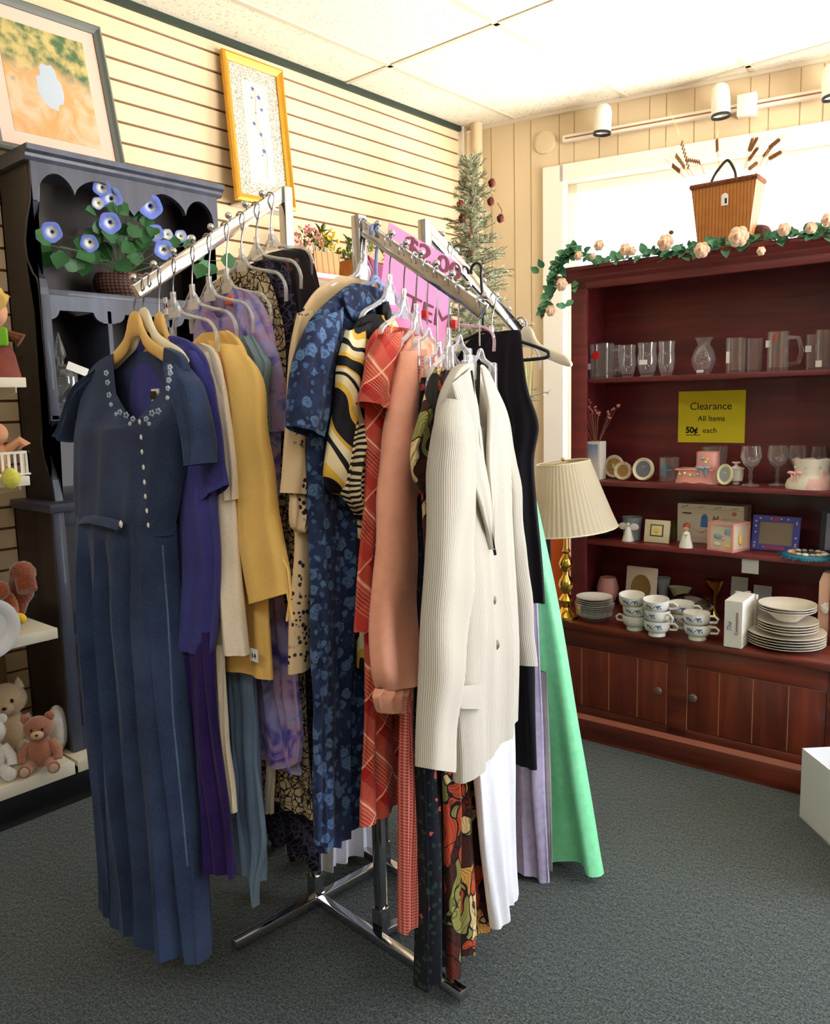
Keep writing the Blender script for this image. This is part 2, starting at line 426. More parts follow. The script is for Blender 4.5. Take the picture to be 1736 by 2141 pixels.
# ------------------------------------------------------------------ rack
A0, B0, C0, D0 = (-1.575, 1.342), (-1.336, 1.349), (-1.325, 1.565), (-1.545, 1.575)
rack = thing('clothing_rack', 'chrome four-way clothing rack with slanted arms standing on the carpet in the middle', 'clothing rack', (-1.44, 1.46, 0))
def bar(name, p, q, w=.0125, h=.0125, up=(0, 0, 1), ext=0):
    p = Vector(p); q = Vector(q); d = (q-p); L = d.length; d.normalize(); u = Vector(up); u = (u - d*u.dot(d)).normalized(); s_ = d.cross(u)
    M = frame_M(p, d, u); 
    return MB().box(-ext, L+ext, -h, h, -w, w, M, .002).build(name, M_chrome, rack, world=True)
zb = .022
bar('base_bar', (A0[0]-.012, A0[1], zb), (-1.04, 1.306, zb)); bar('base_bar', (-1.59, 1.08, zb), (D0[0], D0[1]+.012, zb))
bar('base_bar', (-1.83, 1.60, zb), (C0[0]+.012, C0[1], zb)); bar('base_bar', (B0[0], B0[1]-.012, zb), (-1.225, 1.83, zb))
tops = {'A': 1.868, 'B': 1.765, 'C': 1.785, 'D': 1.66}
for k_, q in (('A', A0), ('B', B0), ('C', C0), ('D', D0)): bar('upright', (q[0], q[1], .02), (q[0], q[1], tops[k_]), .0125, .0125, up=(0, 1, 0))
for k_, q in (('A', A0), ('B', B0), ('C', C0), ('D', D0)):
    MB().box(q[0]-.016, q[0]+.016, q[1]-.016, q[1]+.016, .03, .09).build('leg_sleeve', M_chrome, rack, world=True)
MB().box(A0[0], B0[0], A0[1]-.01, A0[1]+.01, .95, .975).box(D0[0], C0[0], D0[1]-.01, D0[1]+.01, .95, .975).build('cross_brace', M_chrome, rack, world=True)
AW = (Vector((A0[0], A0[1]-.008, 1.852)), Vector((A0[0], .925, 1.588)))
AS = (Vector((B0[0]+.005, B0[1], 1.742)), Vector((-.985, 1.34, 1.524)))
AE = (Vector((C0[0], C0[1]+.005, 1.765)), Vector((-1.305, 1.945, 1.532)))
AD = (Vector((D0[0]-.005, D0[1], 1.64)), Vector((-1.93, 1.60, 1.41)))
def arm(a, b, n, first=.12):
    bar('slanted_arm', a, b, .008, .0155)
    d = (b-a).normalized(); up = (Vector((0, 0, 1)) - d*d.z).normalized()
    for i in range(n):
        t_ = first + (1-first-.03)*i/(n-1); p = a.lerp(b, t_) + up*.0155
        mb = MB(); mb.tube([p, p+up*.006], .0035, 8); mb.ball(p+up*.0105, .0078); mb.build('ball_stud', M_chrome, rack, world=True)
arm(*AW, 8); arm(*AS, 8); arm(*AE, 7); arm(*AD, 7)
def arm_pt(arm_, t_): return arm_[0].lerp(arm_[1], t_) + Vector((0, 0, .004))

# ------------------------------------------------------------------ garments
class Gar:
    def __init__(s, name, label, cat, pt, az, rows, group=None):
        s.pt = Vector((pt[0], pt[1], 0)); a = rad(az); s.u = Vector((sin(a), cos(a), 0)); s.n = Vector((-s.u.y, s.u.x, 0))
        if (CAM - s.pt).dot(s.n) < 0: s.n = -s.n
        s.n.z = 0
        s.rows0 = rows
        r = s.level(rows[-1]); s.zc = r
        loc = s.pt + s.u*((r[0]+r[1])/2) + Vector((0, 0, r[2]))
        s.root = thing(name, label, cat, loc, 0, group)
    def slim(s, h, d, P):   # half width that keeps the outline once the cloth has thickness d
        v = (Vector(P) - CAM); v.z = 0; v.normalize(); st = max(.15, abs(v.cross(s.u).z)); ct = abs(v.dot(s.u)); wp = h*st
        return math.sqrt(max(wp*wp - (d*ct)**2, (.35*wp)**2))/st
    def P(s, px, py, off=0):
        return at_pl(px, py, s.pt + s.n*off, s.n)
    def level(s, row):
        y, xl, xr = row[:3]; c = s.P((xl+xr)/2, y); z = c.z; s0 = (c - s.pt).dot(s.u); out = []
        for x in (xl, xr):
            a, b = s0-.02, s0+.02
            fa = proj(s.pt + s.u*a + Vector((0, 0, z)))[0]-x; fb = proj(s.pt + s.u*b + Vector((0, 0, z)))[0]-x
            for _ in range(12):
                if abs(fb-fa) < 1e-9: break
                nb = b - fb*(b-a)/(fb-fa); nb = max(-.8, min(.9, nb)); a, fa = b, fb; b = nb; fb = proj(s.pt + s.u*b + Vector((0, 0, z)))[0]-x
            out.append(b)
        return out[0], out[1], z
    def body(s, name, mat, rows, depth=.035, fold=.006, k=3.0, seed=0, neck=None, hemf=None, top=.5, off=0, label=None, wr=.006, solid=0, hemw=0):
        rr = [s.level(r) for r in rows]; rr = [(a, b, z) for a, b, z in rr]
        q = crom(rr, 7); N = len(q); doff = off; ztop, zbot = q[0][2], q[-1][2]; H = max(ztop-zbot, .01); rings = []; NS = 72; rg = random.Random(seed)
        ph = [rg.uniform(0, 6.28) for _ in range(6)]
        dn = neck or (0, .5, .1)
        for i, (a, b, z) in enumerate(q):
            c_ = (a+b)/2; hw = abs(b-a)/2; f = (ztop-z)/H; m = f*H
            dp = depth*(top + (1-top)*min(1, m/.18)); ring = []
            hw = s.slim(hw, dp*.9, s.pt + s.u*c_)
            fo = fold*(.15 + .85*min(1, m/.25))*(1 + .6*f)
            for j in range(NS):
                t_ = 2*PI*j/NS; cu, su = cos(t_), sin(t_)
                x = math.copysign(abs(cu)**.85, cu); yv = math.copysign(abs(su)**.7, su)
                w = sin(PI*k*x + ph[0] + .9*f) + .6*sin(PI*k*1.9*x + ph[1] - 1.3*f) + .35*sin(PI*k*3.3*x + ph[2] + 2*f)
                d = dp*yv + fo*w*min(1, abs(su)*1.6)
                P = s.pt + s.u*(c_ + hw*x) + s.n*(d + off)
                P += s.n * wr*noise.noise(Vector((x*hw*8 + seed, z*3.2, su))) * 2
                zz = z
                if dn[0]:
                    sn = dn[0]*1.06
                    if m < sn and su > 0:
                        shp = (max(0, 1-(abs(x)/dn[1])**dn[2]) if dn[2] else (1-.5*abs(x)/dn[1])*max(0, min(1, (dn[1]-abs(x))/.12))) ; zz -= dn[0]*shp*(1-m/sn)
                if hemw: zz += hemw*f**6*sin(PI*k*.9*x+ph[3])
                ring.append((P.x, P.y, zz))
            rings.append(ring)
        mb = MB(); mb.quad_loft(rings, True, uv=True)
        return mb.build(name, mat, s.root, world=True, label=label, solid=solid)
    def sleeve(s, mat, rows, depth=.028, fold=.004, off=0, seed=0, name='sleeve', k=2.0, n=8, label=None):
        pts = [tuple(s.P(a, b, off)) + tuple(s.P(c_, d, off)) for a, b, c_, d in rows]; q = crom(pts, n); rings = []; NS = 32
        for i, p in enumerate(q):
            L, Rr = Vector(p[:3]), Vector(p[3:]); c_ = (L+Rr)/2; h = (Rr-L)/2; f = i/(len(q)-1); ring = []
            for j in range(NS):
                t_ = 2*PI*j/NS; x = math.copysign(abs(cos(t_))**.9, cos(t_)); y = math.copysign(abs(sin(t_))**.8, sin(t_))
                dd = depth*(.5+.5*min(1, f*4))
                if j == 0: hs = h*(s.slim(h.length, dd*.9, c_)/max(h.length, 1e-6))
                P = c_ + hs*x + s.n*(dd*y + fold*sin(PI*k*x + seed + 3*f)*(1 if y > 0 else -.4))
                P += s.n*.008*noise.noise(P*9 + Vector((seed, 0, 0)))
                ring.append(P)
            rings.append(ring)
        return MB().quad_loft(rings, True, uv=True).build(name, mat, s.root, world=True, label=label)
    def dots(s, name, mat, pts, r=.004, off=.03, flat=.5, each=True, sq=1.4):
        for px, py in pts:
            c_ = s.P(px, py, off); M = frame_M(c_, s.u, (0, 0, 1))
            MB().lathe([(.0004, r*flat), (r*.6, r*flat*.9), (r, 0), (r*.6, -r*flat*.8)], 14, M, sx=1, sy=sq).build(name, mat, s.root, world=True)

def hanger(style, label, hook, gar, neck_z, span=.19, mat=None, group=None, drop=.075, hcol=None, cs=0.0, twist=0):
    """hook: point on the arm; gar: Gar whose shoulder line it follows; neck_z: height of hanger's neck."""
    u = gar.u; a_ = math.atan2(u.y, u.x) + twist
    u = Vector((cos(a_), sin(a_), 0))
    o = Vector((hook.x, hook.y, 0)) + u*cs
    th = thing('clothes_hanger', label, 'clothes hanger', (hook.x, hook.y, neck_z), 0, group)
    def L(a, z, d=0): return o + u*a + Vector((-u.y, u.x, 0))*d + Vector((0, 0, z))
    hp = []
    for i in range(13):
        t_ = rad(205 - i*235/12); hp.append(Vector((hook.x, hook.y, hook.z + .002)) + u*.017*cos(t_) + Vector((0, 0, .017*sin(t_))))
    end = hp[-1]
    pts = hp + [end.lerp(L(0, neck_z+.045), .35), end.lerp(L(0, neck_z+.045), .8), L(0, neck_z+.03), L(0, neck_z)]
    MB().tube(pts, .0019 if style != 'tube' else .004, 7).build('hook', hcol or M_wire, th, world=True)
    if style == 'yoke':
        tp = [(-span, -drop-.02, -drop-.032), (-span*.86, -drop, -drop-.03), (-span*.55, -drop*.72, -drop*.72-.03), (-span*.32, -drop*.45, -drop*.45-.034), (-span*.2, -drop*.12, -drop*.42-.02), (-span*.15, .008, -drop*.42-.006), (-.010, .022, -drop*.42+.0)]
        tp = tp + [(-a, b, c_) for a, b, c_ in tp[::-1]]
        q = crom(tp, 4); rings = []
        for a, b, c_ in q:
            m_ = (b+c_)/2; h_ = (b-c_)/2; rings.append([L(a, neck_z + m_ + h_*cos(PI*j/6), .005*sin(PI*j/6)*1.2) for j in range(12)])
        MB().quad_loft(rings, True, True).build('yoke', mat, th, world=True)
    elif style == 'tube':
        pts = [(0, .0), (span*.2, -drop*.18), (span*.6, -drop*.55), (span*.95, -drop*.95), (span*1.02, -drop*1.1), (span*.97, -drop*1.28), (span*.5, -drop*1.32), (0, -drop*1.32)]
        pts = pts + [(-a, b) for a, b in pts[-2:0:-1]]
        MB().tube([L(a, neck_z+b) for a, b in crom(pts + [pts[0]], 3)[:-1]], .0045, 8, closed=True).build('frame', mat, th, world=True)
    elif style == 'clip':
        pts = [(-span, -drop*.55), (-span*.6, -drop*.4), (-span*.2, -drop*.3), (0, -drop*.1), (span*.2, -drop*.3), (span*.6, -drop*.4), (span, -drop*.55)]
        MB().tube([L(a, neck_z+b) for a, b in crom(pts, 4)], .006, 8, flat=.6).build('bar', mat, th, world=True)
        for sg in (-1, 1):
            M = frame_M(L(sg*span*.88, neck_z-drop*.5), u, (0, 0, 1))
            MB().box(-.009, .009, -.055, .012, -.008, .008, M, .003).build('clip', mat, th, world=True)
    elif style == 'curl':   # moulded clear hanger with turned down shoulder ends
        pts = [(-span, -drop-.045), (-span*1.0, -drop-.01), (-span*.85, -drop*.72), (-span*.5, -drop*.5), (-span*.22, -drop*.3), (-span*.1, .0), (0, .012), (span*.1, .0), (span*.22, -drop*.3), (span*.5, -drop*.5), (span*.85, -drop*.72), (span, -drop-.01), (span, -drop-.045)]
        MB().tube([L(a, neck_z+b) for a, b in crom(pts, 4)], 0.0058, 8, flat=.7).build('frame', mat, th, world=True)
        MB().box(-.007, .007, -.01, .03, -.004, .004, frame_M(L(0, neck_z), u, (0, 0, 1)), .002).build('neck', mat, th, world=True)
        MB().box(-span*.13, span*.13, -drop*.42, -.002, -.002, .002, frame_M(L(0, neck_z), u, (0, 0, 1))).build('neck_web', mat, th, world=True)
    return th

# ---- fabric materials
def floral(name, base, petal, centre=None, leaf=None, scale=14, size=.33, uu=None, mott=True, rough=.85, base2=None, dens=.5, sheen=.1, wob=.12):
    t = NT(name, rough, sheen=sheen, spec=.2)
    vn = t.n('ShaderNodeVectorMath', operation='ADD'); t.link(t.co(), vn.inputs[0])
    nz = t.n('ShaderNodeTexNoise'); nz.inputs['Scale'].default_value = scale*2.2; t.link(t.co(), nz.inputs['Vector'])
    sc2 = t.n('ShaderNodeVectorMath', operation='SCALE'); t.link(nz.outputs['Color'], sc2.inputs[0]); sc2.inputs['Scale'].default_value = wob/scale*4
    t.link(sc2.outputs[0], vn.inputs[1])
    v = t.voro(scale, vn.outputs[0]); d = v.outputs['Distance']; rnd = t.n('ShaderNodeSeparateColor'); t.link(v.outputs['Color'], rnd.inputs[0])
    on = t.math('GREATER_THAN', rnd.outputs[0], 1-dens)
    b = lin(base)
    if mott: b = t.mix(t.band(t.noise(scale*.8, 4), .4, .62), b, lin(base2 or tuple(x*.6 for x in base)))
    if leaf:
        v2 = t.voro(scale*1.7, vn.outputs[0]); b = t.mix(t.math('MULTIPLY', t.band(v2.outputs['Distance'], .34, .28), .9), b, lin(leaf))
    edge = t.math('MULTIPLY', t.band(d, size, size*.75), on)
    c = t.mix(edge, b, lin(petal))
    ringv = t.math('MULTIPLY', t.math('MULTIPLY', t.band(d, size*.62, size*.55), t.band(d, size*.42, size*.5)), on)
    c = t.mix(t.math('MULTIPLY', ringv, .6), c, b)
    if centre: c = t.mix(t.math('MULTIPLY', t.band(d, size*.3, size*.2), on), c, lin(centre))
    t.color(c).bump(t.noise(400, 2), .25, .001); return t.m
def plaid(name, u):
    t = NT(name, .85, sheen=.15, spec=.2); a, z = t.uvc()
    p = t.math('ADD', a, z); q = t.math('SUBTRACT', z, a)
    base = t.mix(t.stripe(p, 7, .45, .02), lin((164, 26, 26)), lin((186, 62, 54)))
    base = t.mix(t.math('MULTIPLY', t.stripe(q, 7, .45, .02), .55), base, lin((205, 96, 74)))
    fine = t.math('MULTIPLY', t.stripe(q, 110, .4, .1), t.stripe(q, 7, .5, .02, .3)); base = t.mix(t.math('MULTIPLY', fine, .5), base, lin((222, 160, 120)))
    fine = t.math('MULTIPLY', t.stripe(p, 110, .4, .1), t.stripe(p, 7, .3, .02, .6)); base = t.mix(t.math('MULTIPLY', fine, .4), base, lin((150, 110, 90)))
    base = t.mix(t.stripe(p, 7, .035, .01, .22), base, lin((240, 175, 140))); base = t.mix(t.stripe(q, 7, .035, .01, .1), base, lin((240, 190, 160)))
    t.color(base); return t.m
def gingham(name, u):
    t = NT(name, .85, spec=.2); a, z = t.uvc(); a = t.stripe(a, 150, .5, .08); z = t.stripe(z, 150, .5, .08)
    t.color(t.mix(t.math('MULTIPLY', t.math('ADD', a, z), .5), lin((225, 150, 130)), lin((168, 44, 48)))); return t.m
def pinstripe(name, u):
    t = NT(name, .8, sheen=.1, spec=.2); a, z = t.uvc(); a = t.stripe(a, 270, .45, .12)
    t.color(t.mix(a, lin((168, 160, 144)), lin((216, 212, 203)))).bump(a, .2, .001); return t.m
def bandprint(name, u):   # black, gold and ivory bands with curls
    t = NT(name, .7, spec=.3); z = t.dot((0, 0, 1)); a = t.dot(u)
    w = t.math('ADD', t.math('MULTIPLY', t.noise(5, 1), .5), t.math('ADD', z, t.math('MULTIPLY', a, .5)))
    f = t.math('FRACT', t.math('MULTIPLY', w, 6.0))
    rp = t.n('ShaderNodeValToRGB'); t.link(f, rp.inputs[0]); e = rp.color_ramp; e.interpolation = 'CONSTANT'
    cs = [(0, (18, 17, 24)), (.3, (222, 178, 70)), (.42, (224, 206, 160)), (.62, (18, 17, 24)), (.72, (226, 212, 172)), (.86, (205, 160, 60)), (.93, (18, 17, 24))]
    e.elements[0].position = 0; e.elements[0].color = lin(cs[0][1]); e.elements[1].position = cs[1][0]; e.elements[1].color = lin(cs[1][1])
    for p, c_ in cs[2:]: el = e.elements.new(p); el.color = lin(c_)
    t.color(rp.outputs[0]); return t.m
def zebra(name):
    t = NT(name, .7, spec=.3); w = t.n('ShaderNodeTexWave'); w.inputs['Scale'].default_value = 26; w.inputs['Distortion'].default_value = 9; w.inputs['Detail'].default_value = 1; w.inputs['Detail Scale'].default_value = .5
    w.bands_direction = 'Z'; t.link(t.co(), w.inputs['Vector'])
    t.color(t.mix(t.band(w.outputs['Fac'], .45, .55), lin((18, 17, 22)), lin((222, 206, 160)))); return t.m
def tropical(name):
    t = NT(name, .8, sheen=.1, spec=.2)
    vn = t.n('ShaderNodeVectorMath', operation='MULTIPLY'); t.link(t.co(), vn.inputs[0]); vn.inputs[1].default_value = (1, 1, .42)
    nz = t.n('ShaderNodeTexNoise'); nz.inputs['Scale'].default_value = 7; t.link(t.co(), nz.inputs['Vector'])
    ad = t.n('ShaderNodeVectorMath', operation='MULTIPLY_ADD'); t.link(nz.outputs['Color'], ad.inputs[0]); ad.inputs[1].default_value = (.2, .2, .2); t.link(vn.outputs[0], ad.inputs[2])
    v = t.voro(24, ad.outputs[0]); s_ = t.n('ShaderNodeSeparateColor'); t.link(v.outputs['Color'], s_.inputs[0])
    rp = t.n('ShaderNodeValToRGB'); t.link(s_.outputs[0], rp.inputs[0]); e = rp.color_ramp; e.interpolation = 'CONSTANT'
    cs = [(0, (70, 32, 26)), (.2, (196, 78, 48)), (.42, (38, 34, 32)), (.52, (150, 146, 80)), (.7, (226, 198, 140)), (.82, (96, 34, 24)), (.92, (214, 160, 80))]
    e.elements[0].color = lin(cs[0][1]); e.elements[1].position = cs[1][0]; e.elements[1].color = lin(cs[1][1])
    for p, c_ in cs[2:]: el = e.elements.new(p); el.color = lin(c_)
    ve = t.voro(24, ad.outputs[0], 'DISTANCE_TO_EDGE'); w = t.n('ShaderNodeTexWave'); w.inputs['Scale'].default_value = 40; w.inputs['Distortion'].default_value = 6; t.link(ad.outputs[0], w.inputs['Vector'])
    c_ = t.mix(t.math('MULTIPLY', t.band(w.outputs['Fac'], .75, .95), .6), rp.outputs[0], lin((30, 22, 20)))
    t.color(t.mix(t.band(ve.outputs['Distance'], .05, .03), c_, lin((28, 20, 18)))); return t.m
def lace(name, a, b):
    t = NT(name, .85, spec=.2)
    nz = t.n('ShaderNodeTexNoise'); nz.inputs['Scale'].default_value = 18; t.link(t.co(), nz.inputs['Vector'])
    ad = t.n('ShaderNodeVectorMath', operation='MULTIPLY_ADD'); t.link(nz.outputs['Color'], ad.inputs[0]); ad.inputs[1].default_value = (.05,)*3; t.link(t.co(), ad.inputs[2])
    v = t.voro(55, ad.outputs[0], 'DISTANCE_TO_EDGE'); v2 = t.voro(90, ad.outputs[0], 'DISTANCE_TO_EDGE'); v3 = t.voro(16, ad.outputs[0])
    m = t.math('MAXIMUM', t.band(v.outputs['Distance'], .09, .04), t.math('MULTIPLY', t.band(v2.outputs['Distance'], .12, .05), t.band(v3.outputs['Distance'], .5, .3)))
    t.color(t.mix(m, lin(a), lin(b))); return t.m
def watercolor(name, cols, scale=5, dist=2.0):
    t = NT(name, .8, sheen=.15, spec=.2); f = t.noise(scale, 3, None, dist)
    rp = t.n('ShaderNodeValToRGB'); t.link(f, rp.inputs[0]); e = rp.color_ramp
    n = len(cols); e.elements[0].position = .3; e.elements[0].color = lin(cols[0]); e.elements[1].position = .7; e.elements[1].color = lin(cols[-1])
    for i, c_ in enumerate(cols[1:-1]): el = e.elements.new(.3 + .4*(i+1)/(n-1)); el.color = lin(c_)
    t.color(rp.outputs[0]); return t.m
def sprig(name, base, ink, scale=11):
    t = NT(name, .85, spec=.2); m = t.band(t.noise(scale, 2), .60, .63)
    v = t.voro(scale*9, None); on = t.math('MULTIPLY', t.band(v.outputs['Distance'], .42, .34), t.band(t.noise(scale, 2), .55, .58))
    t.color(t.mix(on, lin(base), lin(ink))); return t.m

M_denim = cloth('dark blue denim', (56, 72, 106), (37, 48, 74), 420, rough=.85, bump=.4)
M_denim2 = cloth('worn denim seam', (88, 112, 140), (56, 78, 108), 420)
M_royal = cloth('royal blue crepe', (66, 68, 140), (54, 54, 120), 300)
M_purp = cloth('deep purple crepe', (52, 30, 96), (36, 20, 74), 300)
M_cream = cloth('cream linen', (240, 226, 204), (226, 208, 182), 300)
M_yellow = cloth('mustard yellow knit', (242, 200, 118), (232, 188, 102), 380, bump=.15)
M_slate = cloth('slate blue knit', (142, 168, 198), (124, 150, 180), 380)
M_teal = sprig('grey lace with dots', (120, 140, 148), (60, 70, 80), 14)
M_chiff = watercolor('purple watercolour chiffon', [(84, 70, 146), (122, 116, 186), (160, 156, 200), (176, 142, 176), (104, 94, 182), (66, 54, 130)], 7, 2.5)
M_lace = lace('beige lace print', (190, 168, 128), (38, 32, 32))
M_blacklace = lace('black lace', (22, 20, 26), (76, 68, 92))
M_velvet = floral('plum velvet with faded flowers', (30, 16, 24), (110, 60, 52), scale=30, size=.3, dens=.35, sheen=.4)
M_sprig = sprig('cream crepe with dark sprigs', (214, 186, 146), (44, 40, 52), 9)
M_bluefl = floral('blue floral print', (38, 52, 86), (84, 112, 150), (52, 70, 110), (66, 92, 132), 34, .46, base2=(30, 38, 66), dens=.85)
M_peach = cloth('peach satin', (242, 174, 146), (236, 164, 134), 60, bump=.08, rough=.5, sheen=.2)
M_navy = floral('navy print with tiny blossoms', (14, 18, 28), (196, 84, 76), (220, 210, 180), (44, 60, 50), 34, .3, base2=(12, 16, 24), dens=.3)
M_trop = tropical('tropical leaf print')
M_zeb = zebra('zebra print')
M_violet = watercolor('dark violet print', [(30, 20, 40), (70, 40, 70), (40, 30, 80)], 20)
M_whites = cloth('white linen', (236, 236, 240), (222, 222, 230), 300)
M_blackd = cloth('black crepe', (24, 22, 30), (18, 16, 24), 300)
M_lav = cloth('lavender satin', (178, 168, 196), (160, 150, 180), 50, rough=.5)
M_grey = cloth('grey satin', (150, 142, 148), (136, 128, 136), 50, rough=.5)
M_mint = cloth('mint green satin', (138, 228, 172), (124, 216, 158), 50, rough=.4, bump=.08)
M_tan = plain('tan hanger plastic', (226, 182, 104), .4, var=.08)
M_ivory = plain('ivory hanger plastic', (232, 222, 190), .45)
M_bluep = plain('pale blue hanger plastic', (120, 140, 180), .35)
M_red = plain('red size cube', (206, 40, 34), .4); M_orange = plain('orange size cube', (240, 90, 40), .4)
M_pearl = plain('pearl button', (225, 220, 205), .25)

def W(name, label, cat, t_, rows, az=90, dx=0): # on the arm towards the left foreground
    p = arm_pt(AW, t_); return Gar(name, label, cat, (p.x+dx, p.y), az, rows), p
def S(name, label, cat, t_, rows, az=-12):
    p = arm_pt(AS, t_); return Gar(name, label, cat, (p.x, p.y), az, rows), p

HG = 'hangers on the clothing rack'
# 1 denim dress -----------------------------------------------------------------------------------
rows = [(733, 238, 356), (748, 208, 384), (772, 188, 396), (815, 175, 398), (900, 166, 392), (1000, 165, 380), (1085, 168, 366), (1105, 168, 364), (1180, 172, 368), (1300, 180, 374), (1500, 197, 392), (1700, 213, 414), (1850, 226, 429), (1937, 229, 434)]
g, hk = W('denim_dress', 'long blue denim dress with embroidered neckline and pearl buttons, front of left rack arm', 'dress', .97, rows)
g.body('bodice', M_denim, rows[:8], .045, .003, 2.2, 3, neck=(.155, .97, 0), wr=.005)
g.body('skirt', M_denim, rows[6:], .058, .016, 4.2, 5, top=.86, wr=.004, hemw=.01)
g.sleeve(M_denim, [(346, 770, 380, 748), (362, 840, 416, 786), (376, 910, 438, 870), (388, 976, 447, 966)], .03, seed=1, off=.004)
g.sleeve(M_denim, [(214, 752, 206, 800), (176, 778, 184, 860), (145, 835, 172, 905), (116, 893, 166, 938)], .03, seed=2)
g.dots('button', M_pearl, [(292, 882), (295, 914), (297, 945), (300, 977), (302, 1008), (304, 1038), (307, 1068), (310, 1098)], .0042, .052)
rgx = random.Random(3)
M_thread = plain('pale blue thread', (176, 190, 205), .8)
for grp_ in range(3):
  emb = MB()
  for px, py, r in [q_ for q_ in ((222, 780, 5), (225, 800, 5), (228, 826, 5), (232, 846, 3), (251, 862, 5), (264, 868, 6), (278, 876, 5), (306, 876, 5), (318, 864, 6), (331, 860, 6), (355, 768, 5), (356, 780, 5), (353, 795, 5), (351, 812, 4), (350, 832, 3), (243, 866, 3), (272, 886, 3), (312, 886, 3)) if (q_[0] < 240, 240 <= q_[0] < 345, q_[0] >= 345)[grp_]]:
    for a in range(5):
        q = g.P(px + r*.7*cos(a*1.256), py + r*.8*sin(a*1.256), .054); emb.ball(q, .0022, .0022, .0028, 8, 5)
  emb.build('embroidery', M_thread, g.root, world=True)
lab = MB().box(-.022, .022, -.013, .013, -.001, .001, frame_M(g.P(325, 826, -.005), (1, -.2, 0), (0.05, 0, 1))).build('neck_label', M_paper, g.root, world=True)
MB().box(-.017, .017, -.009, .008, .001, .0018, frame_M(g.P(325, 826, -.005) + Vector((0, -.004, 0)), (1, -.2, 0), (0.05, 0, 1))).build('label_print', M_ink, g.root, world=True)
tb = MB(); tb.tube([g.P(168, 1088, .04), g.P(190, 1085, .06), g.P(225, 1092, .065), g.P(252, 1100, .065)], .012, 8, flat=.3); tb.build('waist_tab', M_denim, g.root, world=True)
g.dots('button', M_pearl, [(253, 1096)], .006, .078)
sm = MB(); sm.tube([g.P(340, 1140, .056), g.P(352, 1300, .058), g.P(362, 1500, .062), g.P(382, 1700, .066), g.P(392, 1810, .068)], .0018, 6); sm.build('side_seam', M_denim2, g.root, world=True)
hanger('yoke', 'mustard tan plastic hanger inside the denim dress neckline', hk, g, at_y(293, 672, g.pt.y).z, .15, M_tan, HG, .07, cs=-.03)
p2 = arm_pt(AW, .93)
hanger('yoke', 'pale tan hanger directly behind the mustard tan one on the left arm', p2, g, at_y(305, 665, p2.y).z, .15, M_ivory, HG, .07, cs=-.02)
# 2 royal blue
rows = [(708, 268, 362), (722, 250, 392), (760, 240, 425), (820, 245, 438), (900, 262, 440), (1000, 270, 446), (1150, 282, 462), (1300, 280, 452), (1345, 275, 442)]
g, hk = W('blue_jacket', 'royal blue short-sleeved jacket directly behind the denim dress', 'jacket', .87, rows)
g.body('jacket_body', M_royal, rows, .018, .005, 2.5, 11, neck=(.05, .8, 2)); 
g.sleeve(M_royal, [(368, 708, 410, 735), (376, 800, 441, 790), (388, 900, 462, 900), (414, 1058, 477, 1012)], .016, seed=3)
g.body('dress_skirt', M_purp, [(1300, 290, 442), (1500, 300, 456), (1700, 320, 478), (1790, 325, 487)], .02, .008, 5, 12, top=.9)
hanger('yoke', 'cream hanger holding the royal blue jacket', hk, g, at_y(318, 678, g.pt.y).z, .115, M_tan, HG, .07)
# 3 cream
rows = [(722, 338, 425), (738, 325, 452), (780, 318, 468), (850, 325, 478), (950, 330, 484), (1050, 335, 490), (1200, 345, 502), (1345, 350, 518)]
g, hk = W('cream_blouse', 'cream linen blouse between the royal blue jacket and the yellow jacket', 'blouse', .78, rows)
g.body('blouse_body', M_cream, rows, .016, .005, 2.5, 21)
g.sleeve(M_cream, [(400, 728, 450, 738), (425, 820, 476, 815), (445, 930, 491, 930), (466, 1048, 498, 1043)], .016, seed=5)
g.sleeve(M_cream, [(438, 1350, 468, 1348), (452, 1480, 474, 1480), (466, 1600, 485, 1600), (479, 1700, 496, 1698)], .006, name='sash', off=.01)
hanger('curl', 'clear plastic hanger holding the cream blouse', hk, g, at_y(362, 640, g.pt.y).z, .15, M_clearp, HG, .06)
tg = thing('size_tag', 'small white tag with red 14 hanging among the clear hangers on the left arm', 'price tag', g.P(346, 640, .02)); Mt = frame_M((0, 0, 0), (1, 0, 0), (0, 0, 1))
MB().box(-.007, .007, -.018, .018, -.0008, .0008, Mt).build('card', M_paper, tg)
text('14', .017, M_inkr, tg, frame_M((-.006, -.0018, -.006), (1, 0, 0), (0, 0, 1)))
# 4 yellow
rows = [(694, 425, 476), (712, 405, 500), (745, 385, 520), (800, 372, 535), (1000, 376, 545), (1200, 390, 558), (1395, 405, 571)]
g, hk = W('yellow_jacket', 'mustard yellow jacket with long tied sleeve hanging on the left rack arm', 'jacket', .66, rows)
g.body('jacket_body', M_yellow, rows, .017, .004, 2, 31)
g.sleeve(M_yellow, [(440, 712, 500, 722), (462, 800, 545, 790), (474, 950, 566, 940), (486, 1100, 586, 1095), (503, 1190, 600, 1180), (521, 1264, 609, 1238)], .024, .005, off=.016, seed=7, k=1.6)
for q in ([(590, 1165), (602, 1190), (608, 1240), (600, 1298)], [(592, 1165), (598, 1200), (603, 1250), (612, 1296)]):
    MB().tube([g.P(a, b, .05) for a, b in q], .0028, 6).build('cuff_tie', M_yellow, g.root, world=True)
pt_ = thing('paper_ticket', 'small square white ticket marked 14 pinned on the yellow jacket hem', 'ticket', g.P(531, 1370, .03)); 
MB().box(-.014, .014, -.014, .014, -.0008, .0008, Mt).build('card', M_paper, pt_)
text('14', .016, M_ink, pt_, frame_M((-.007, -.0018, -.006), (1, 0, 0), (0, 0, 1)))
hanger('curl', 'clear plastic hanger holding the yellow jacket', hk, g, at_y(432, 618, g.pt.y).z, .15, M_clearp, HG, .06)
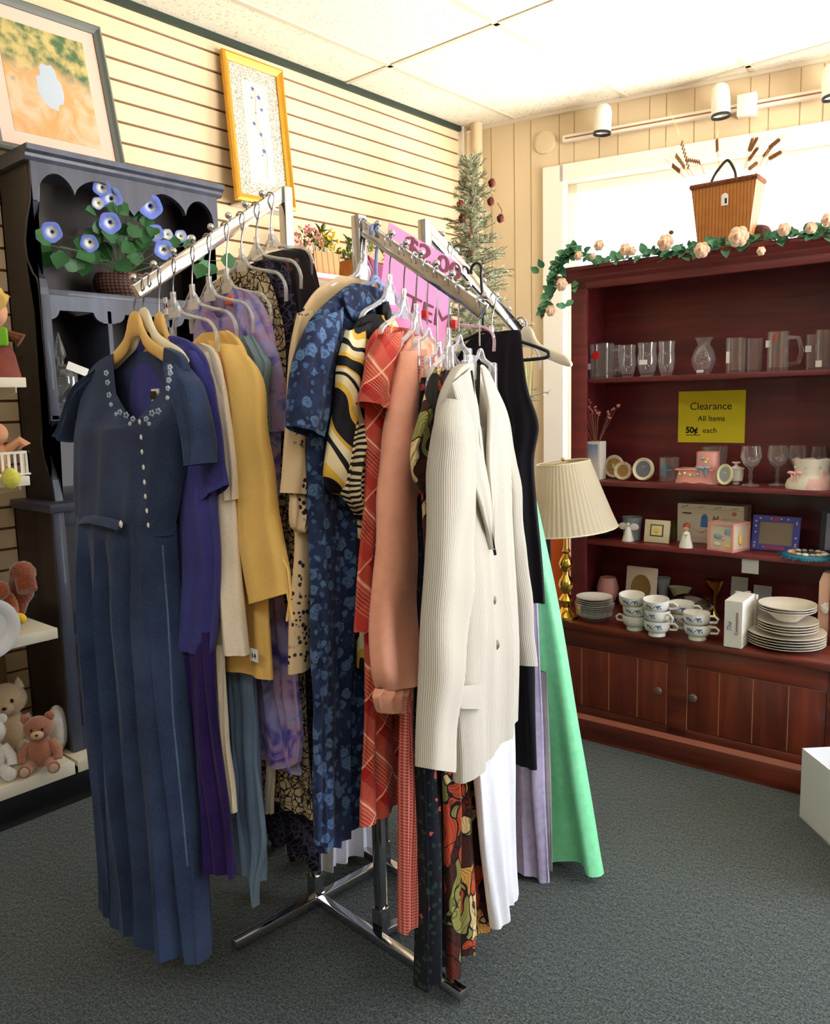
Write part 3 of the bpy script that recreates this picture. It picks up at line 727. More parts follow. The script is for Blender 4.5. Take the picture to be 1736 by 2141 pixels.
# 5 slate blue
rows = [(715, 440, 495), (745, 425, 512), (850, 425, 530), (1100, 430, 540), (1400, 432, 532), (1600, 442, 545), (1750, 455, 556), (1815, 462, 556)]
g, hk = W('slate_blue_dress', 'slate blue long dress with lacy sleeve showing below and behind the yellow jacket', 'dress', .55, rows)
g.body('dress_body', M_slate, rows, .015, .007, 4, 41)
g.sleeve(M_slate, [(486, 1400, 530, 1400), (500, 1600, 540, 1600), (512, 1760, 556, 1730), (522, 1840, 546, 1830), (532, 1897, 541, 1892)], .01, name='pointed_hem', off=.012)
g.sleeve(M_teal, [(500, 705, 530, 700), (520, 735, 552, 740), (532, 780, 566, 765), (545, 830, 562, 838), (550, 900, 566, 905)], .012, name='lace_sleeve', off=.005)
hanger('curl', 'clear plastic hanger holding the slate blue dress', hk, g, at_y(470, 600, g.pt.y).z, .15, M_clearp, HG, .06)
# 6 purple chiffon
rows = [(610, 428, 500), (622, 415, 528), (660, 408, 556), (720, 405, 575), (900, 415, 585), (1100, 425, 580), (1300, 440, 592), (1450, 450, 612), (1585, 465, 632)]
g, hk = W('purple_dress', 'purple watercolour chiffon dress hanging left of the lace print dress', 'dress', .43, rows)
g.body('dress_body', M_chiff, rows, .018, .006, 4, 51, neck=(.06, .6, 2))
g.sleeve(M_chiff, [(480, 615, 528, 628), (500, 700, 573, 705), (520, 800, 597, 795), (536, 910, 600, 900)], .02, .005, seed=9)
g.sleeve(M_chiff, [(556, 1250, 590, 1248), (572, 1400, 618, 1395), (588, 1520, 634, 1515), (604, 1606, 628, 1592)], .008, name='chiffon_panel', off=.02)
hg = hanger('curl', 'clear plastic hanger with orange size cube above the purple dress', hk, g, at_y(472, 590, g.pt.y).z, .15, M_clearp, HG, .06)
MB().box(-.014, .014, -.01, .01, -.008, .008, frame_M(g.P(483, 628, .012), (1, 0, 0), (0, 0, 1)), .002).build('size_cube', M_orange, hg, world=True, label='orange size cube')
# 7 lace
rows = [(572, 462, 535), (585, 450, 560), (640, 440, 580), (720, 440, 595), (900, 450, 600), (1200, 470, 622), (1500, 490, 642), (1674, 500, 660)]
g, hk = W('lace_print_dress', 'beige dress with black lace print between purple dress and black lace dress', 'dress', .32, rows)
g.body('dress_body', M_lace, rows, .016, .005, 3, 61)
g.sleeve(M_lace, [(505, 578, 556, 590), (520, 660, 578, 655), (540, 760, 594, 750), (556, 860, 600, 850)], .015, seed=3)
g.sleeve(M_cream, [(545, 1350, 560, 1350), (555, 1500, 572, 1500), (558, 1640, 575, 1640), (555, 1700, 574, 1700)], .005, name='tie_belt', off=.03)
hanger('curl', 'clear plastic hanger holding the lace print dress', hk, g, at_y(512, 545, g.pt.y).z, .15, M_clearp, HG, .06)
# 8 black lace
rows = [(552, 500, 575), (566, 490, 602), (640, 480, 618), (740, 480, 628), (1000, 490, 640), (1300, 505, 652), (1600, 515, 662), (1770, 520, 668)]
g, hk = W('black_lace_dress', 'black lace dress hanging behind the beige lace print dress', 'dress', .21, rows)
g.body('dress_body', M_blacklace, rows, .015, .008, 4, 71, hemw=.012)
g.sleeve(M_blacklace, [(548, 558, 600, 572), (560, 640, 616, 640), (575, 760, 624, 760), (585, 900, 628, 900)], .015, seed=4)
hanger('curl', 'clear plastic hanger holding the black lace dress', hk, g, at_y(548, 520, g.pt.y).z, .15, M_clearp, HG, .06)
# 9 velvet
rows = [(528, 540, 618), (540, 528, 645), (590, 515, 664), (680, 515, 678), (900, 520, 682), (1200, 530, 684), (1480, 535, 684)]
g, hk = W('plum_velvet_dress', 'dark plum velvet dress with faded flowers next to the left upright', 'dress', .10, rows)
g.body('dress_body', M_velvet, rows, .015, .006, 3, 81)
g.sleeve(M_velvet, [(590, 532, 644, 545), (605, 600, 664, 600), (618, 700, 676, 700), (625, 820, 680, 820)], .014, seed=5)
hanger('curl', 'milky clear hanger with hooked ends on top of the plum velvet dress', hk, g, at_y(583, 500, g.pt.y).z, .14, M_clearp, HG, .05)

# ---- right foreground arm
rows = [(584, 712, 788), (598, 690, 800), (625, 655, 815), (680, 622, 828), (760, 604, 830), (900, 606, 830), (1100, 616, 825), (1240, 606, 822), (1362, 604, 818)]
g, hk = S('cream_floral_blouse', 'cream blouse with dark sprigs and rolled cuff, left of the blue floral dress', 'blouse', .03, rows, -10)
g.body('blouse_body', M_sprig, rows, .016, .003, 2, 91, wr=.003)
g.sleeve(M_sprig, [(625, 655, 690, 640), (604, 740, 680, 740), (598, 880, 660, 880), (590, 960, 655, 965), (587, 1030, 652, 1034)], .018, off=.012, seed=2)
g.sleeve(M_sprig, [(606, 1034, 650, 1036), (604, 1070, 652, 1070), (606, 1100, 640, 1098), (615, 1112, 632, 1112)], .012, name='cuff_knot', off=.014)
hanger('curl', 'clear plastic hanger above the cream sprigged blouse', hk, g, at_pl(741, 548, g.pt, g.n).z, .16, M_clearp, HG, .085)
rows = [(598, 735, 792), (612, 715, 805), (645, 680, 815), (690, 645, 820), (760, 632, 824), (900, 645, 825), (1150, 650, 820), (1400, 652, 800), (1600, 655, 782), (1738, 660, 772)]
g, hk = S('blue_floral_dress', 'blue floral print dress with collar and short sleeve, hem above the rack base', 'dress', .13, rows, -12)
g.body('dress_body', M_bluefl, rows, .02, .006, 3.2, 101)
g.sleeve(M_bluefl, [(648, 672, 716, 640), (620, 745, 705, 720), (606, 820, 690, 830), (597, 888, 670, 918)], .026, off=.018, seed=6)
g.sleeve(M_bluefl, [(712, 612, 745, 600), (722, 640, 772, 612), (738, 668, 785, 640)], .006, name='collar', off=.026, fold=.001)
g.sleeve(M_bluefl, [(652, 1250, 700, 1250), (656, 1500, 708, 1500), (660, 1700, 710, 1700), (663, 1768, 711, 1772)], .012, name='front_placket', off=.012)
hanger('tube', 'pale blue tubular hanger with round eye above the blue floral dress', hk, g, at_pl(778, 585, g.pt, g.n).z, .15, M_bluep, HG, .05, hcol=M_bluep)
ey = MB(); Me = frame_M(at_pl(785, 598, g.pt, g.n), g.u, (0, 0, 1)); ey.tube([Me @ Vector((.02*cos(i*PI/8), .02*sin(i*PI/8), 0)) for i in range(16)], .005, 8, closed=True); ey.build('eye_ring', M_bluep, bpy.context.scene.objects[g.root.name], world=True)
rows = [(660, 768, 822), (675, 745, 830), (710, 728, 835), (780, 728, 838), (900, 735, 842), (1100, 748, 842), (1260, 752, 832), (1382, 752, 822)]
g, hk = S('banded_blouse', 'black, gold and ivory banded blouse left of the red plaid jacket', 'blouse', .25, rows, -12)
g.body('blouse_body', bandprint('banded scarf print', tuple(g.u)), rows, .016, .005, 3, 111)
g.sleeve(MATS.setdefault('bp', bandprint('banded scarf print sleeve', tuple(g.u))), [(722, 692, 775, 672), (705, 760, 770, 750), (696, 860, 765, 870), (677, 985, 745, 1000), (700, 1030, 752, 1040)], .024, off=.014, seed=8)
g.sleeve(M_zeb, [(735, 880, 775, 890), (720, 960, 765, 960), (716, 1030, 760, 1040), (745, 1075, 762, 1078)], .014, off=.03, name='zebra_panel', fold=.006)
hanger('curl', 'clear plastic hanger above the banded blouse', hk, g, at_pl(818, 603, g.pt, g.n).z, .13, M_clearp, HG, .085)
MB().ball(at_pl(803, 652, g.pt, g.n), .02, .014, .022, wob=.3).build('neck_bow', M_black, g.root, world=True)
rows = [(686, 805, 862), (700, 785, 872), (740, 768, 880), (850, 765, 884), (1000, 762, 882), (1150, 748, 878), (1290, 740, 872)]
g, hk = S('red_plaid_dress', 'red plaid jacket dress with short sleeve between banded and peach blouses', 'dress', .37, rows + [(1690, 758, 850)], -14)
pl = plaid('red plaid cotton', tuple(g.u))
g.body('jacket', pl, rows, .018, .005, 2.5, 121)
g.body('skirt', pl, [(1240, 768, 868), (1450, 764, 862), (1600, 760, 856), (1690, 758, 850)], .014, .004, 3, 122, top=.9)
g.sleeve(pl, [(790, 700, 850, 690), (770, 740, 848, 740), (760, 790, 842, 800), (746, 835, 808, 868)], .026, off=.016, seed=2)
hanger('curl', 'clear plastic hanger above the red plaid dress', hk, g, at_pl(848, 633, g.pt, g.n).z, .12, M_clearp, HG, .085)
rows = [(706, 862, 906), (722, 845, 912), (780, 822, 916), (880, 812, 916), (1100, 798, 912), (1300, 800, 905), (1430, 800, 895)]
g, hk = S('peach_blouse', 'peach satin blouse with full gathered sleeve beside the pinstripe jacket', 'blouse', .47, rows, -16)
g.body('blouse_body', M_peach, rows, .014, .004, 2, 131)
g.sleeve(M_peach, [(840, 735, 888, 730), (815, 850, 886, 860), (800, 980, 892, 980), (790, 1120, 900, 1120), (780, 1280, 898, 1270), (777, 1395, 884, 1385), (788, 1445, 868, 1420)], .034, .006, off=.02, seed=4, k=1.5)
g.sleeve(M_peach, [(788, 1440, 866, 1420), (782, 1462, 862, 1450), (795, 1492, 856, 1484)], .02, .006, off=.02, seed=4, k=5, name='gathered_cuff')
hanger('curl', 'clear plastic hanger above the peach blouse', hk, g, at_pl(889, 668, g.pt, g.n).z, .10, M_clearp, HG, .085)
rows = [(745, 868, 905), (800, 864, 905), (1000, 858, 900), (1250, 852, 895), (1500, 845, 888), (1930, 844, 882)]
g, hk = S('gingham_trousers', 'narrow folded red gingham trousers hanging low beside the black sprigged skirt', 'trousers', .56, rows, -18)
gi = gingham('red gingham', tuple(g.u))
g.body('trouser_leg', gi, rows, .012, .003, 2.5, 141, top=.9)
hg = hanger('clip', 'clear clip hanger with red size cube holding the gingham trousers', hk, g, at_pl(886, 678, g.pt, g.n).z, .07, M_clearp, HG, .085)
MB().box(-.006, .006, -.008, .008, -.006, .006, frame_M(at_pl(889, 657, g.pt, g.n), g.u, (0, 0, 1)), .001).build('size_cube', M_red, hg, world=True, label='red size cube')
rows = [(790, 885, 925), (1000, 882, 930), (1300, 880, 935), (1600, 880, 938), (1850, 883, 938), (2028, 884, 937)]
g, hk = S('navy_floral_skirt', 'black navy skirt with tiny red blossoms nearly touching the rack foot', 'skirt', .64, rows, -20)
g.body('skirt_body', M_navy, rows, .014, .007, 2.5, 151, top=.9)
hanger('clip', 'clear clip hanger holding the navy blossom skirt', hk, g, at_pl(901, 713, g.pt, g.n).z, .07, M_clearp, HG, .085)
rows = [(768, 905, 950), (800, 890, 965), (880, 878, 980), (1000, 880, 985), (1300, 900, 1000), (1620, 925, 1008), (1850, 934, 1018), (1975, 937, 1018)]
g, hk = S('tropical_print_dress', 'long tropical leaf print dress in rust, olive and cream behind the pinstripe jacket', 'dress', .73, rows, -18)
g.body('dress_body', M_trop, rows, .02, .008, 3, 161, hemw=.01)
g.sleeve(M_trop, [(905, 785, 950, 775), (880, 850, 940, 850), (866, 920, 935, 925), (862, 985, 915, 1000), (880, 1030, 925, 1040)], .018, off=.014, seed=1)
hanger('curl', 'clear plastic hanger with curled ends above the tropical dress', hk, g, at_pl(921, 713, g.pt, g.n).z, .12, M_clearp, HG, .085)
rows = [(775, 935, 970), (820, 925, 985), (1000, 920, 990), (1250, 925, 995)]
g, hk = S('violet_print_top', 'small dark violet print top squeezed between tropical dress and pinstripe jacket', 'top', .81, rows, -18)
g.body('top_body', M_violet, rows, .01, .004, 2, 171)
hg = hanger('clip', 'clear clip hanger with red size cube next to the pinstripe jacket', hk, g, at_pl(941, 690, g.pt, g.n).z, .06, M_clearp, HG, .085)
MB().box(-.006, .006, -.008, .008, -.006, .006, frame_M(at_pl(949, 678, g.pt, g.n), g.u, (0, 0, 1)), .001).build('size_cube', M_red, hg, world=True, label='red size cube')
rows = [(1450, 985, 1062), (1600, 1000, 1070), (1750, 1012, 1076), (1900, 1030, 1080)]
g, hk = S('white_skirt', 'long white linen skirt hanging below the pinstripe jacket', 'skirt', .90, rows, -16)
g.body('skirt_body', M_whites, rows, .014, .004, 1.6, 181, top=.9, hemw=.006)
rows = [(762, 962, 1008), (775, 948, 1018), (810, 932, 1034), (870, 915, 1056), (950, 912, 1060), (1100, 925, 1066), (1250, 940, 1072), (1400, 945, 1078), (1568, 948, 1076)]
g, hk = S('pinstripe_jacket', 'cream pinstripe long jacket with dark buttons, frontmost on the right rack arm', 'jacket', .965, rows, -17)
ps = pinstripe('cream pinstripe', tuple(g.u))
g.body('jacket_body', ps, rows, .03, .004, 2, 191, neck=(.12, .4, 1.3))
g.sleeve(ps, [(930, 830, 975, 850), (905, 900, 985, 905), (898, 1050, 988, 1060), (888, 1250, 975, 1260), (878, 1450, 955, 1460), (868, 1603, 942, 1612)], .032, .004, off=.03, seed=3, k=1.2)
g.sleeve(ps, [(1020, 830, 1048, 850), (1030, 960, 1068, 950), (1045, 1100, 1084, 1080), (1060, 1250, 1100, 1230), (1072, 1395, 1114, 1384)], .032, .003, off=-.01, seed=5, k=1.2)
g.sleeve(ps, [(945, 800, 985, 768), (965, 900, 1000, 860), (985, 1000, 1010, 960), (1005, 1080, 1022, 1060), (1024, 1150, 1030, 1148)], .006, .001, off=.04, name='lapel')
g.sleeve(ps, [(1008, 768, 1034, 800), (1020, 850, 1046, 880), (1018, 960, 1040, 980), (1020, 1060, 1034, 1080), (1028, 1148, 1034, 1150)], .006, .001, off=.036, name='lapel')
MB().tube([g.P(985, 775, .04), g.P(996, 880, .042), g.P(1008, 1000, .042), g.P(1028, 1120, .04), g.P(1036, 1160, .038)], .003, 6, flat=.5).build('front_opening', M_blackd, g.root, world=True)
g.sleeve(ps, [(953, 1435, 1006, 1430), (955, 1470, 1008, 1466), (962, 1482, 1008, 1482)], .004, 0, off=.036, name='pocket_flap')
g.dots('button', plain('horn button', (110, 100, 88), .3), [(1033, 1255), (1040, 1348)], .008, .036)
hanger('clip', 'clear square-necked hanger inside the pinstripe jacket collar', hk, g, at_pl(981, 720, g.pt, g.n).z, .09, M_clearp, HG, .085)
MB().box(-.022, .022, -.05, .0, -.004, .004, frame_M(at_pl(986, 742, g.pt, g.n), g.u, (0, 0, 1)), .003).build('inner_block', M_clearp, g.root, world=True)
# ---- far right arm
def E_(name, label, cat, t_, rows, az=90):
    p = arm_pt(AE, t_); return Gar(name, label, cat, (p.x, p.y), az, rows), p
rows = [(692, 1030, 1086), (706, 985, 1092), (760, 950, 1098), (820, 925, 1108), (888, 925, 1128), (960, 935, 1116), (1050, 935, 1122), (1150, 930, 1133), (1245, 925, 1139)]
g, hk = E_('black_dress', 'black sleeveless dress hanging to the right of the pinstripe jacket', 'dress', .40, rows + [(1580, 940, 1124)])
g.body('bodice', M_blackd, rows, .022, .005, 3, 201)
g.body('skirt', M_blackd, [(1150, 935, 1112), (1400, 940, 1118), (1580, 945, 1124)], .02, .004, 3, 202, top=.9)
hanger('tube', 'black tubular hanger sticking out right of the black dress', hk + Vector((.03, 0, 0)), g, at_y(1040, 690, g.pt.y).z, .19, M_black, HG, .06, hcol=M_black, cs=.02)
pk = arm_pt(AE, .2); hanger('curl', 'pink tinted clear hanger with curled end above the black dress', pk, g, at_y(985, 665, pk.y).z, .14, mk_glass('pink clear plastic', (1, .75, .8, 1), .6, .1), HG, .04)
rows = [(760, 980, 1090), (900, 960, 1100), (1200, 960, 1120), (1500, 980, 1134), (1650, 990, 1140), (1808, 1000, 1147)]
g, hk = E_('lavender_gown', 'lavender satin long gown with hem between the white skirt and the green gown', 'gown', .66, rows)
g.body('gown_body', M_lav, rows, .022, .012, 2, 211, hemw=.012)
g.body('gown_lining', M_grey, [(1400, 1060, 1136), (1600, 1070, 1143), (1812, 1085, 1151)], .012, .004, 3, 212, off=-.012)
hanger('curl', 'clear hanger holding the lavender gown on the far right arm', hk, g, at_y(1075, 700, g.pt.y).z, .15, M_clearp, HG, .05)
rows = [(940, 1030, 1106), (1020, 1030, 1112), (1120, 1035, 1130), (1250, 1045, 1160), (1400, 1060, 1190), (1600, 1080, 1225), (1750, 1095, 1252), (1798, 1100, 1262)]
g, hk = E_('mint_green_gown', 'mint green satin gown with flared skirt, outermost on the far right arm', 'gown', .93, rows)
g.body('gown_body', M_mint, rows, .045, .018, .9, 227, top=.45, hemw=.012, wr=.003)
sp_ = MB()
for q in ([(1098, 748), (1104, 850), (1100, 945)], [(1112, 748), (1106, 850), (1103, 945)], [(1060, 760), (1058, 850), (1060, 945)]): sp_.tube([g.P(a, b) for a, b in q], .003, 5, flat=.4)
sp_.build('strap', plain('yellow green strap', (206, 210, 130), .6), g.root, world=True)
hanger('yoke', 'ivory plastic hanger with notched shoulder holding the mint green gown', hk + Vector((.02, 0, 0)), g, at_y(1105, 700, g.pt.y).z, .14, M_ivory, HG, .06, cs=.02)
# ---- back arm (seen only above and below the others)
def D_(name, label, cat, t_, rows, az=0):
    p = arm_pt(AD, t_); return Gar(name, label, cat, (p.x, p.y), az, rows), p
rows = [(700, 640, 720), (760, 620, 740), (1100, 610, 735), (1500, 600, 725), (1755, 600, 715)]
g, hk = D_('beige_slip_dress', 'pale beige slip dress with hem showing low behind the lace dresses', 'dress', .6, rows)
g.body('dress_body', M_grey, rows, .018, .008, 4, 231); hanger('clip', 'wire clip hanger on the back rack arm near its ball studs', hk, g, g.level(rows[0])[2]+.06, .08, M_clearp, HG)
rows = [(700, 560, 640), (760, 540, 660), (1100, 530, 655), (1500, 525, 650), (1745, 520, 640)]
g, hk = D_('pale_grey_gown', 'pale grey gown, farthest hem at the left behind the slate blue dress', 'gown', .92, rows)
g.body('gown_body', M_slate, rows, .018, .008, 4, 232); hanger('clip', 'wire clip hanger at the outer end of the back rack arm', hk, g, g.level(rows[0])[2]+.06, .08, M_clearp, HG)
rows = [(700, 700, 760), (900, 690, 770), (1400, 680, 775), (1790, 670, 780)]
g, hk = D_('white_slip', 'white slip skirt whose bright hem shows between blue floral dress and chrome leg', 'slip', .25, rows)
g.body('slip_body', M_whites, rows, .02, .008, 4, 233); hanger('clip', 'wire clip hanger on the back rack arm closest to the uprights', hk, g, g.level(rows[0])[2]+.06, .08, M_clearp, HG)

# ---- pink sale sign in the rack
t = NT('pink paper', .8); tl = t.n('ShaderNodeBsdfTranslucent'); tl.inputs[0].default_value = lin((240, 176, 218)); df_ = t.n('ShaderNodeBsdfDiffuse'); df_.inputs[0].default_value = lin((240, 172, 216)); mx = t.n('ShaderNodeMixShader'); mx.inputs[0].default_value = .5
t.link(df_.outputs[0], mx.inputs[1]); t.link(tl.outputs[0], mx.inputs[2]); t.link(mx.outputs[0], t.t.nodes['Material Output'].inputs[0]); M_pink = t.m
SX = -1.305
TLs = at_x(814, 465, SX); dn = (AE[1]-AE[0]); dn.x = 0; dn.normalize(); dv = Vector((0, dn.z, -dn.y)); dv = dv if dv.z < 0 else -dv
TRs = at_x(953, 546, SX); Ls = min(.34, (TRs-TLs).length); Lh = .285
dn = (TRs-TLs).normalized(); dv = Vector((0, dn.z, -dn.y)); dv = dv if dv.z < 0 else -dv
sg = thing('price_sign', 'pink paper sign reading $2.00 ITEM taped between the two right rack arms', 'sign', TLs + dv*Lh, 0)
o_ = Vector((0, 0, 0)) - dv*Lh
Ms = frame_M(o_, dn, -dv)
MB().box(0, Ls, -Lh, 0, -.0006, .0006, Ms).build('sheet', M_pink, sg, smooth=False)
def tM(x, y): return frame_M(Ms @ Vector((x, y, .0022)), dn, -dv)
text('$2.00', .056, M_inkr, sg, tM(Ls*.22, -.043) @ Matrix.Diagonal((1.75, 1, 1, 1)), bold=.001)
MB().box(Ls*.12, Ls*.86, -.056, -.053, .001, .0018, Ms).build('underline', M_inkr, sg, smooth=False)
text('ITEM', .062, M_inkr, sg, tM(Ls*.26, -.178) @ Matrix.Diagonal((1.5, 1, 1, 1)))
sg2 = thing('pink_card', 'second pink card with a dark red strip behind the chrome uprights', 'sign', at_y(775, 640, 1.60))
q = [at_y(750, 520, 1.60), at_y(806, 560, 1.60), at_y(806, 655, 1.60), at_y(750, 640, 1.60)]
MB().quad_loft([[p - Vector((0, .0006, 0)) for p in q], [p + Vector((0, .0006, 0)) for p in q]], True, True).build('sheet', M_pink, sg2, smooth=False, world=True)
q = [at_y(750, 522, 1.598), at_y(772, 535, 1.598), at_y(790, 600, 1.598), at_y(760, 600, 1.598)]
MB().quad_loft([[p - Vector((0, .001, 0)) for p in q], [p for p in q]], True, True).build('red_strip', plain('crimson paper', (190, 24, 60), .7), sg2, smooth=False, world=True)

for _o in ():
    if _o.type == 'EMPTY' and _o.get('category') in ('dress', 'skirt', 'gown', 'trousers', 'slip'): print('HEM', _o.name, round(_o.location.z, 3), [round(v, 2) for v in _o.location[:2]])
# ------------------------------------------------------------------ red-brown bookcase (dresser)
p0 = at_z(1440, 1598, 0); UX = Vector((.99826, .05896, 0)); VX = Vector((-.05896, .99826, 0)); BRZ = math.atan2(UX.y, UX.x)
def bk(px, py, v):
    P = at_pl(px, py, p0 + VX*v, VX); return (P-p0).dot(UX), P.z
def BW(u, v, z): q = p0 + UX*u + VX*v; return Vector((q.x, q.y, z))
M_case = wood('cherry red stained wood', (92, 32, 34), (126, 46, 44), 'x', .4)
M_base = wood('reddish brown pine', (78, 28, 18), (122, 50, 30), 'x', .38)
M_basev = wood('reddish brown pine board', (82, 28, 18), (126, 52, 30), 'z', .4)
M_gap = plain('board groove', (170, 110, 76), .6)
UV = .20
uL = bk(1197, 650, UV)[0]; uLi = bk(1229, 650, UV)[0]; uC = -.05; uR = 2*uC - uL; uRi = 2*uC - uLi; VB = .47
CT = .473
zs1 = bk(1500, 781, UV)[1]; zs2 = bk(1500, 1017, UV)[1]; zs3 = bk(1500, 1153, UV)[1]; zc = bk(1201, 592, UV)[1]
bc = thing('dresser_bookcase', 'tall dark cherry red dresser with open shelves above two plank doors, by the window', 'bookcase', p0, BRZ)
bw = .55
def B_(name, mat, *boxes, parent=None, bev=.003, label=None):
    mb = MB()
    for b in boxes: mb.box(*b, bev=bev)
    return mb.build(name, mat, parent or bc, label=label)
B_('side_panel', M_case, (uL, uL+.02, UV, VB, CT, zc)); B_('side_panel', M_case, (uR-.02, uR, UV, VB, CT, zc))
B_('face_stile', M_case, (uL, uLi, UV-.012, UV+.008, CT, zc)); B_('face_stile', M_case, (uRi, uR, UV-.012, UV+.008, CT, zc))
B_('back_panel', M_case, (uL, uR, VB, VB+.01, CT-.02, zc+.02), bev=0)
for z in (zs1, zs2, zs3): B_('shelf', M_case, (uL+.02, uR-.02, UV, VB, z-.019, z))
# cornice
pr = [(UV-.012, zc-.002), (UV-.02, zc+.012), (UV-.02, zc+.02), (UV-.035, zc+.035), (UV-.05, zc+.042), (UV-.05, zc+.055), (VB+.01, zc+.055), (VB+.01, zc-.002)]
MB().prism(pr, uL-.03, uR+.03, axis='x').build('cornice', M_case, bc, smooth=False)
B_('top_rail', M_case, (uL, uR, UV-.012, UV+.008, zc-.03, zc))
# base
hb = CT-.028
B_('countertop', M_base, (uC-bw-.015, uC+bw+.015, -.02, VB+.02, hb, CT), bev=.008)
B_('base_frame', M_base, (uC-bw, uC-bw+.05, .0, .02, .1, hb), (uC+bw-.05, uC+bw, .0, .02, .1, hb), (uC-.035, uC+.035, 0, .02, .1, hb), (uC-bw, uC+bw, 0, .02, .37, hb), (uC-bw, uC+bw, 0, .02, .1, .13), bev=.001)
B_('base_side', M_base, (uC-bw, uC-bw+.02, .02, VB, 0, hb)); B_('base_side', M_base, (uC+bw-.02, uC+bw, .02, VB, 0, hb))
B_('plinth', M_base, (uC-bw-.012, uC+bw+.012, -.018, .02, 0, .085), bev=.004)
MB().prism([(-.018, .085), (-.004, .1), (.02, .1), (.02, .085)], uC-bw-.01, uC+bw+.01, axis='x').build('plinth_moulding', plain('worn pine moulding', (142, 78, 58), .4), bc, smooth=False)
for sg in (-1, 1):
    a, b = sorted((uC + sg*.037, uC + sg*(bw-.052)))
    d = B_('door', M_basev, (a, b, .004, .024, .132, .368), bev=.002)
    for i in range(1, 4):
        x = a + (b-a)*i/4; MB().box(x-.0015, x+.0015, .0028, .0042, .134, .366).build('plank_groove', M_gap, d)
    e = a+.001 if sg > 0 else b-.001; MB().box(e-.0013, e+.0013, .0026, .0042, .132, .368).box(a, b, .0026, .0042, .3665, .368).build('worn_edge', M_gap, d)
    kx = uC + sg*.065; MB().lathe([(.0005, .03), (.012, .028), (.0165, .021), (.015, .013), (.007, .008), (.007, 0)], 20, frame_M((kx, .004, .262), (1, 0, 0), (0, 0, 1))).build('door_knob', plain('aged wood knob', (96, 72, 60), .4), d)

def put(x0, x1, ytop, v, z):   # place on a shelf: (u centre, width, height)
    ym = (ytop + 20)
    a = bk(x0, ym, v)[0]; b = bk(x1, ym, v)[0]; h = bk((x0+x1)/2, ytop, v)[1] - z
    return (a+b)/2, b-a, h
def bth(name, label, cat, u, v, z, rz=0, group=None): return thing(name, label, cat, BW(u, v, z + .0008), BRZ + rz, group)
def glass_prof(r, h, t=.003, taper=0, foot=.008):
    return [(.001, 0), (r*(1-taper), 0), (r, h), (r-t*.8, h), (r*(1-taper)-t, foot), (.001, foot)]
SH1 = 'glassware on the top bookcase shelf'
def sticker(par, x, y, z, w, h, mat=None, rz=0, name='price_sticker'):
    M = Matrix.Translation((x, y, z)) @ Matrix.Rotation(rz, 4, 'Z')
    MB().box(-w/2, w/2, -.0006, .0006, -h/2, h/2, M).build(name, mat or M_paper, par, smooth=False)
V1 = .31
# square-ish mug with red dot
u, w, h = put(1236, 1282, 719, V1, zs1); th = bth('glass_mug', 'glass mug with round red sticker at the left end of the top shelf', 'mug', u, V1, zs1)
MB().lathe(glass_prof(w/2, h, .004), 24).build('mug_body', M_glass, th)
MB().tube([(w*.48, 0, h*.8), (w*.85, 0, h*.78), (w*.98, 0, h*.5), (w*.8, 0, h*.22), (w*.48, 0, h*.2)], .006, 8).build('mug_handle', M_glass, th)
MB().lathe([(.001, 0), (.017, 0), (.017, .001), (.001, .001)], 20, frame_M((-.004, -w/2-.002, h*.65), (1, 0, 0), (0, 0, 1))).build('red_sticker', M_red, th)
sticker(th, -w*.4, -w*.42, h*.35, .016, .024)
def goblet(name, label, x0, x1, yt, v, z, stick=False, grp=SH1):
    u, w, h = put(x0, x1, yt, v, z); th = bth(name, label, 'glass', u, v, z, 0, grp); r = w/2
    MB().lathe([(.001, 0), (r*.72, 0), (r*.6, h*.04), (r*.85, h*.2), (r, h*.45), (r*.92, h*.65), (r*.86, h*.72), (r*.95, h), (r*.9, h), (r*.8, h*.72), (r*.92, h*.45), (r*.6, h*.12), (.001, h*.1)], 24).build('bowl', M_glass, th)
    if stick: sticker(th, 0, -r-.001, h*.42, .032, .018)
goblet('tumbler_glass', 'round-bellied tumbler just right of the mug with the red sticker', 1276, 1302, 722, V1+.06, zs1)
goblet('tumbler_glass', 'second round-bellied tumbler from the mug, in front', 1296, 1330, 722, V1-.03, zs1)
goblet('tumbler_glass', 'round-bellied tumbler with white price sticker on its belly', 1334, 1374, 717, V1-.03, zs1, True)
goblet('tumbler_glass', 'rightmost round-bellied tumbler, left of the textured vase', 1377, 1412, 714, V1-.02, zs1)
u, w, h = put(1448, 1497, 706, V1, zs1); th = bth('textured_vase', 'diamond-textured glass vase standing alone in the middle of the top shelf', 'vase', u, V1, zs1)
r = w/2; MB().lathe([(.001, 0), (r*.55, 0), (r*.62, .008), (r*.95, h*.28), (r, h*.42), (r*.8, h*.66), (r*.5, h*.8), (r*.62, h*.93), (r*.85, h), (r*.78, h), (r*.45, h*.8), (r*.7, h*.64), (r*.85, h*.4), (r*.5, .02), (.001, .02)], 36, wob=lambda a, z: .03*sin(9*a + z*260)*sin(9*a - z*260)).build('vase_body', M_glass, th)
sticker(th, 0, -r*.85, .012, .026, .01)
def tall(x0, x1, yt, v, label, stick):
    u, w, h = put(x0, x1, yt, v, zs1); th = bth('straight_glass', label, 'glass', u, v, zs1, 0, SH1)
    MB().lathe(glass_prof(w/2, h, .003, .04, .012), 24).build('glass_body', M_glass, th)
    if stick: sticker(th, -w*.25, -w/2-.0005, h*.45, .012, .042)
tall(1519, 1560, 707, V1, 'straight tall glass with long white label left of the beer mug', True)
tall(1562, 1595, 708, V1+.04, 'plain straight glass between the labelled glass and the beer mug', False)
u, w, h = put(1606, 1650, 694, V1-.03, zs1); th = bth('beer_mug', 'large glass beer mug with handle and red mark on the top shelf', 'mug', u, V1-.03, zs1)
